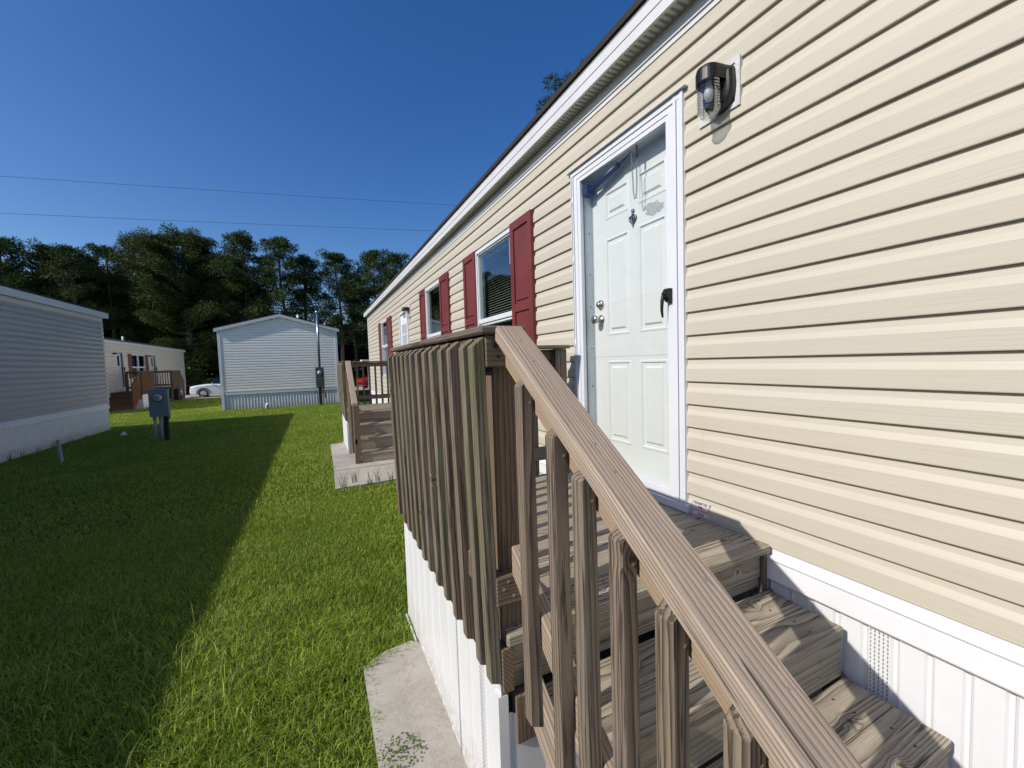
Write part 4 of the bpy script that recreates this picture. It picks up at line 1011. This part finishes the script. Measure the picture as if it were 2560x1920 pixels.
def flat_weed(x, y, z, r0, n, seed, lab):
    r = random.Random(seed); root = thing('weed', (x, y, z), lab, 'weed'); m = MB()
    for i in range(n):
        a = r.uniform(0, 6.28); d = r.random()**.6*r0; cx, cy, cz = x+math.cos(a)*d, y+math.sin(a)*d, z+r.uniform(.003, .02); b_ = r.uniform(0, 6.28); l = r.uniform(.004, .010)
        u_ = Vector((math.cos(b_), math.sin(b_), r.uniform(-.2, .5)))*l; v_ = Vector((-math.sin(b_), math.cos(b_), 0))*l*.6; c_ = Vector((cx, cy, cz))
        m.add([c_-u_, c_-v_, c_+u_, c_+v_], [(0, 1, 2, 3)])
    m.build('leaves', 'weed', root); return root
flat_weed(-1.475, 1.57, .028, .085, 110, 5, 'dark green leafy weed spreading on the near slab, close to the lower frame edge')
# bare stems against stained skirting
for i, y in enumerate((10.6, 11.0, 11.5, 12.0, 12.7, 13.4)):
    weed(-6.78, y, .26 if i < 4 else .16, 8, 60+i, 'dry weed growing against the stained white skirting of the grey home', 'weeds along the grey home skirting')

# ------------------------------------------------------------------ trees
def clumps(centers, radii, per, size, seed, flat=.65, elong=3.0, up=.25):
    r = np.random.default_rng(seed); C = np.repeat(np.array(centers), per, 0); Rr = np.repeat(np.array(radii), per)
    n = len(C); d = r.normal(size=(n, 3)); d /= np.linalg.norm(d, axis=1)[:, None]; rad_ = r.random(n)**.45
    P = C+d*(Rr*rad_)[:, None]*np.array([1, 1, flat])
    ax = d*.8+r.normal(size=(n, 3))*.6+np.array([0, 0, up]); ax /= np.linalg.norm(ax, axis=1)[:, None]
    sd = np.cross(ax, r.normal(size=(n, 3))); sd /= np.linalg.norm(sd, axis=1)[:, None]
    L = size*(.6+.8*r.random(n))[:, None]; w_ = L/elong
    V = np.empty((n, 4, 3)); V[:, 0] = P-sd*w_*.3; V[:, 1] = P+ax*L*.5-sd*w_*.5; V[:, 2] = P+ax*L; V[:, 3] = P+ax*L*.5+sd*w_*.5
    rn = np.repeat(np.clip(r.random(n)*.7+np.repeat(r.random(len(centers)), per)*.4-.05, 0, 1), 4)
    return V.reshape(-1, 3), rn, np.arange(n*4).reshape(n, 4)
def pine_mesh(H, base, spread, seed, nl=34, per=80, size=.42, crad=.75, mat='needle', shape=1.0, trunk=.22, bark='bark', elong=3.4):
    r = random.Random(seed); m = MB(); cs = []; rs = []
    tp = [(math.sin(i*.9+seed)*.10*i/4, math.cos(i*.7+seed)*.10*i/4, H*.97*i/8) for i in range(9)]
    m.tube(tp, [trunk*(1.35 if i == 0 else 1)*(1-i/9.2)+.02 for i in range(9)], 9)
    def at(z):
        k = min(max(z/(H*.97)*8, 0), 7.99); i = int(k); f = k-i; return Vector([tp[i][j]+(tp[i+1][j]-tp[i][j])*f for j in range(3)])
    for i in range(nl):
        f = (i+.5)/nl; z = H*(base+(1-base)*f**.9); 
        prof = (math.sin(math.pi*min(1, (f*.86+.14)))**.75)*shape+.12
        L = spread*prof*r.uniform(.55, 1.12); a = i*2.4+r.uniform(-.5, .5); o = at(z); rise = r.uniform(.05, .40)*L
        e = o+Vector((math.cos(a)*L, math.sin(a)*L, rise)); mid = (o+e)/2+Vector((0, 0, -.05*L))
        m.tube([o, mid, e], [max(.018, trunk*.30*(1-f*.7)), trunk*.16*(1-f*.6)+.01, .012], 5)
        nk = max(2, int(L/.62))
        for k in range(nk):
            g = (k+1.0)/nk; c_ = o+(e-o)*(.30+.72*g)+Vector((r.uniform(-.35, .35), r.uniform(-.35, .35), r.uniform(-.05, .35)))
            cs.append(tuple(c_)); rs.append(crad*r.uniform(.55, 1.15)*(.75+.35*prof))
    cs.append((tp[8][0], tp[8][1], H-.2)); rs.append(crad*.7)
    V, rn, Q = clumps(cs, rs, per, size, seed, elong=elong)
    return m, V, rn, Q
def make_tree(name, args, loc, rz, sc, label, group, mat='needle', bark='bark', cat='tree'):
    m, V, rn, Q = args
    root = thing(name, (0, 0, 0), label, cat, group)
    tr = m.build('trunk', bark, root); cr = npmesh('crown', V, [Q], mat, rn); cr.parent = root
    root.location = loc; root.rotation_euler = (0, 0, rz); root.scale = (sc, sc, sc)
    return root
def copy_tree(src, loc, rz, sc, label):
    c_ = src.copy(); COL.objects.link(c_); c_.location = loc; c_.rotation_euler = (0, 0, rz); c_.scale = (sc, sc, sc); c_['label'] = label
    for k in list(src.children):
        d = k.copy(); COL.objects.link(d); d.parent = c_
    return c_
GP = 'pine trees of the woodland edge beyond the street'
pk = dict(per=230, size=.25, crad=.70, elong=4.5)
pr = [pine_mesh(14, .32, 2.4, 1, 40, **pk), pine_mesh(14, .45, 2.1, 2, 30, **pk), pine_mesh(14, .25, 2.6, 3, 44, **pk), pine_mesh(14, .48, 1.8, 4, 26, **pk)]
spots = [  # x, y, z, top height above 0 , proto, rz, label
 (-30.5, 46, 13.0, 2, .3, 'broad dark pine at the far left edge of the tree line'),
 (-27.4, 49, 12.6, 0, 1.1, 'pine above the grey home roof, second from the left edge'),
 (-24.6, 49, 12.9, 2, 2.1, 'wide crowned pine left of the slender pointed pine over the grey roof'),
 (-21.9, 50, 12.8, 0, 3.0, 'dark bushy pine rising over the middle of the grey home roof'),
 (-19.9, 48, 12.3, 3, .7, 'slender pointed pine standing over the grey home roof'),
 (-18.2, 50, 13.0, 1, 4.0, 'upright pine between the slender pine and the tall broad tree'),
 (-16.0, 51, 14.4, 2, 5.2, 'tall pine just left of the big rounded pine'),
 (-7.4, 48, 14.6, 2, .9, 'tall full pine just right of the big rounded pine'),
 (-4.1, 47, 14.3, 1, 2.6, 'open crowned pine above the left slope of the white gable'),
 (-2.2, 48, 12.9, 3, 3.7, 'small dark pine behind the ridge of the white gable'),
 (1.0, 47, 13.4, 0, 1.9, 'leafy pine above the service mast of the white gable home'),
 (4.7, 48, 14.1, 2, 4.4, 'left pine of the pair against the roofline of the cream home'),
 (7.2, 49, 14.2, 1, 5.5, 'right pine of the pair against the roofline of the cream home'),
 (-34.0, 50, 12.4, 1, 2.2, 'dark pine cut by the left frame edge'),
 (-29.0, 53, 12.2, 3, 1.4, 'narrow pine behind the first two pines at the left edge'),
 (-23.4, 54, 13.2, 1, .2, 'dark pine set back between the pines over the grey home'),
 (-9.0, 53, 13.6, 0, 2.9, 'dark pine set back behind the right flank of the big rounded pine'),
 (2.9, 53, 12.6, 3, 2.2, 'low dark pine set back between mast and roofline'),
 (10.5, 50, 14.0, 0, .2, 'pine mostly hidden behind the cream home roof'),
]
src = {}
for i, (x, y, zt, p, rz, lab) in enumerate(spots):
    sc = (zt-GZ(x, y))/14.0; loc = (x, y, GZ(x, y)-.1)
    if p in src: copy_tree(src[p], loc, rz, sc, lab)
    else: src[p] = make_tree('pine_tree', pr[p], loc, rz, sc, lab, GP)
# lower second row filling the dark band
GB = 'dark trees filling the wood behind the pines'
br_ = pine_mesh(7.6, .10, 2.8, 9, 40, 150, size=.34, crad=.95)
s2 = None
for i in range(17):
    x = -36+i*2.9+random.uniform(-.6, .6); y = 56+random.uniform(-2, 3); h = random.uniform(.85, 1.15)*(1.4 if x < -9 else .72)
    lab = 'dark bushy tree deep in the shaded wood behind the pine trunks'
    if s2 is None: s2 = make_tree('woodland_tree', br_, (x, y, GZ(x, y)), i*1.3, h, lab, GB, 'leaf')
    else: copy_tree(s2, (x, y, GZ(x, y)), i*1.3, h, lab)
V, rn, Q = clumps([(x_, 64+random.uniform(-2, 2), z_) for x_ in np.arange(-60, 40, 2.2) for z_ in (1.5, 3.6, 5.8)], [2.1]*(len(np.arange(-60, 40, 2.2))*3), 170, .9, 5, flat=.9, elong=1.6)
wd = npmesh('woodland', V, [Q], 'leaf', rn); tag(wd, kind='stuff')
# big rounded pine
bp = pine_mesh(15.2, .15, 5.3, 31, 96, 300, size=.24, crad=.82, shape=.92, trunk=.46, elong=4.5)
bpt = make_tree('pine_tree', bp, (-12.6, 50, GZ(0, 50)-.1), .4, 1.0, 'biggest rounded pine with pale bare limbs and thick trunk behind the distant cream home', None, 'needle2', 'barkp')
bp2 = pine_mesh(18.3, .35, 3.6, 41, 40, 330, size=.26, crad=.6, elong=7)
make_tree('pine_tree', bp2, (14.3, 20.3, .15), 1.2, 1.0, 'tall pine behind the cream home, only its top branches above the roof edge', None, 'needle2')
# shrubs and broadleaf saplings
def shrub(x, y, z, r_, h, mat, lab, seed, per=500, size=.22, group=None):
    root = thing('shrub', (x, y, z), lab, 'shrub', group); rr = random.Random(seed)
    cs = [(rr.uniform(-r_, r_)*.6, rr.uniform(-r_, r_)*.6, h*rr.uniform(.25, .85)) for _ in range(7)]
    V, rn, Q = clumps(cs, [r_*.6]*7, per, size, seed, flat=.9, elong=1.7); V = V+np.array([x, y, z])
    cr = npmesh('foliage', V, [Q], mat, rn); cr.parent = root; cr.matrix_parent_inverse = ROOTINV[root.name]
    m = MB()
    for k in range(4): m.tube([(x, y, z), (x+rr.uniform(-.3, .3)*r_, y+rr.uniform(-.3, .3)*r_, z+h*.6)], [.03, .01], 5)
    m.build('stem', 'bark', root)
shrub(-12.9, 45.9+3, GZ(0, 49), 1.9, 4.6, 'leafl', 'light green broadleaf tree against the trunk of the big pine', 3, 420, .30)
shrub(.3, 44.5+5, GZ(0, 49.5), 1.2, 2.9, 'leafl', 'light yellow-green bush beside the right corner of the white gable home', 8, 260, .22)
shrub(-9.9, 49, GZ(0, 49), 1.6, 1.3, 'leafl', 'low green hedge behind the white car', 12, 300, .2)
shrub(-12.9, 49, GZ(0, 49), 1.1, .9, plain('dry_pine_straw', (.18, .085, .05), .9), 'brown brush heaped around the foot of the big pine', 14, 200, .3)
shrub(-13.6, 47.9, GZ(0, 48), .8, 2.4, plain('reddish_brown_leaves', (.13, .07, .05), .8), 'reddish brown bush beside the big pine trunk', 15, 160, .2)

# ------------------------------------------------------------------ cars
def car(x, y, z, rz, paint, label, L=4.5, Wd=1.84, Ht=1.62):
    root = thing('parked_car', (0, 0, 0), label, 'car'); hw = Wd/2
    # side profile (x forward = -x here is nose at 0)
    sec = [(0.0, .36, .80, .80), (.05, .28, .93, .90), (.40, .22, 1.01, .97), (1.05, .20, 1.08, 1.0), (1.25, .20, 1.10, 1.0), (2.3, .20, 1.06, 1.0), (3.6, .22, 1.08, 1.0), (4.25, .26, 1.06, .97), (4.48, .40, .95, .90)]
    m = MB(); n = 10; vs_ = []
    for (px, zb, zt, w_) in sec:
        w2 = hw*w_
        ring = [(-w2*.92, zb), (-w2, zb+.12), (-w2*1.0, zb+.35), (-w2*.97, zt-.10), (-w2*.86, zt), (w2*.86, zt), (w2*.97, zt-.10), (w2*1.0, zb+.35), (w2, zb+.12), (w2*.92, zb)]
        vs_ += [(px, a, b) for a, b in ring]
    fs = [(j*n+i, j*n+(i+1) % n, (j+1)*n+(i+1) % n, (j+1)*n+i) for j in range(len(sec)-1) for i in range(n)]+[tuple(range(n)), tuple(range(len(sec)*n-1, (len(sec)-1)*n-1, -1))]
    m.add(vs_, fs, sm=False); bo = m.build('body', paint, root)
    m = MB(); cab = [(1.15, 1.03, .86), (1.95, 1.54, .70), (2.3, 1.60, .68), (3.4, 1.60, .68), (4.0, 1.50, .68), (4.38, 1.06, .82)]
    vs_ = [(px, s_*hw*w_, z_) for px, z_, w_ in cab for s_ in (-1, 1)]
    m.add(vs_, [(2*i, 2*i+1, 2*i+3, 2*i+2) for i in range(1, 4)]+[(0, 1, 3, 2)][:0])
    m.build('roof', paint, root)
    m = MB(); m.add(vs_, [(0, 1, 3, 2), (8, 9, 11, 10)]+[(0, 2, 4, 6, 8, 10), (1, 3, 5, 7, 9, 11)]); m.build('windows', 'carglass', root)
    for px in (.92, 3.62):
        for s_ in (-1, 1):
            m = MB(); m.lathe((px, s_*(hw-.22), .345), (0, s_, 0), [(.0, 0), (.345, 0), (.35, .03), (.35, .20), (.335, .235), (.24, .24)], 28); w_ = m.build('wheel', 'tyre', root)
            m = MB()
            m.lathe((px, s_*(hw+.012), .345), (0, s_, 0), [(.245, 0), (.235, .012), (.225, .0)], 28)
            for k in range(5):
                a = 2*math.pi*k/5
                for da in (-.13, .13):
                    p0 = Vector((px+.05*math.cos(a), s_*(hw+.01), .345+.05*math.sin(a))); p1 = Vector((px+.23*math.cos(a+da), s_*(hw+.012), .345+.23*math.sin(a+da)))
                    m.cyl(p0, p1, .018, .014, 6)
            m.lathe((px, s_*(hw+.0), .345), (0, s_, 0), [(.055, 0), (.05, .03), (0, .032)], 12)
            m.build('rim', 'rim', w_)
            m = MB(); pts = [(px+.43*math.cos(t_), .345+.43*math.sin(t_)) for t_ in [math.pi*i/14-.1 for i in range(16)]]
            m.tube([(p, s_*(hw+.004), q) for p, q in pts], .035, 6); m.build('wheel_arch', 'tyre', root)
    for s_ in (-1, 1):
        m = MB(); m.box(.02, .40, s_*hw*.70-.16, s_*hw*.70+.16, .66, .79)
        m.build('headlight', 'lampc', root)
    m = MB(); m.box(-.02, .1, -.5, .5, .40, .62); m.build('grille', 'black', root)
    for s_ in (-1, 1):
        m = MB(); m.box(1.45, 1.62, s_*(hw+.03)-.08, s_*(hw+.03)+.08, 1.05, 1.18); m.build('wing_mirror', paint, root)
    root.location = (x, y, z); root.rotation_euler = (0, 0, rz)
    return root
car(-11.05, 42.3, GZ(0, 42)+.01, rad(4), 'carw', 'white suv parked on the street behind the white gable home, nose to the left')
car(2.15, 42.0, GZ(0, 42)+.01, rad(20), 'carr', 'red car partly hidden behind the far corner of the cream home')
# small sign post by the white car
sp = thing('street_sign', (-9.1, 48.6, GZ(0, 48.6)), 'small dark sign on a thin post behind the white car', 'sign')
m = MB(); m.cyl((-9.1, 48.6, GZ(0, 48.6)), (-9.1, 48.6, 1.5), .035); m.build('pole', 'galv', sp)
m = MB(); m.box(-9.35, -8.85, 48.55, 48.58, 1.35, 1.75); m.build('panel', 'dgbox', sp)
# carport-like white porch roof past the cream home
cp = thing('white_carport', (3.2, 39, GZ(0, 39)), 'thin white carport roof on posts beyond the far corner of the cream home', 'carport')
m = MB(); m.box(2.0, 7.2, 37.4, 39.2, 1.98, 2.10); m.build('roof', 'white', cp)
for x in (2.45, 6.8):
    m = MB(); m.box(x, x+.1, 37.5, 37.6, GZ(0, 37.5), 1.98); m.build('post', 'white', cp)
# ------------------------------------------------------------------ wires
def wire(pts, lab, grp, r_=.012):
    m = MB(); a, b, sag = pts; a = Vector(a); b = Vector(b)
    m.tube([a.lerp(b, i/40)-Vector((0, 0, 4*sag*(i/40)*(1-i/40))) for i in range(41)], r_, 5)
    return tag(m.build('power_line', 'wire'), lab, 'power line', grp)
wire(((-48, 26, 8.23), (30, 26, 13.65), .35), 'upper black power line crossing the blue sky', 'power lines across the sky', .008)
wire(((-48, 26, 6.82), (30, 26, 11.85), .35), 'lower black power line crossing the sky above the pines', 'power lines across the sky', .008)
wire(((-1.5, 18.45, 3.78), (9, 30, 7), .3), 'thin service cable from the mast top toward the right', None, .008)
wire(((-14, 47.5, 4.1), (14, 47.5, 4.0), .15), 'upper thin cable low in front of the dark trees', 'low cables in front of the wood', .014)
wire(((-14, 47.5, 3.3), (14, 47.5, 3.2), .15), 'lower thin cable low in front of the dark trees', 'low cables in front of the wood', .014)
bpy.context.view_layer.update()
# sub-parts whose parent is a part: cancel the root offset once only
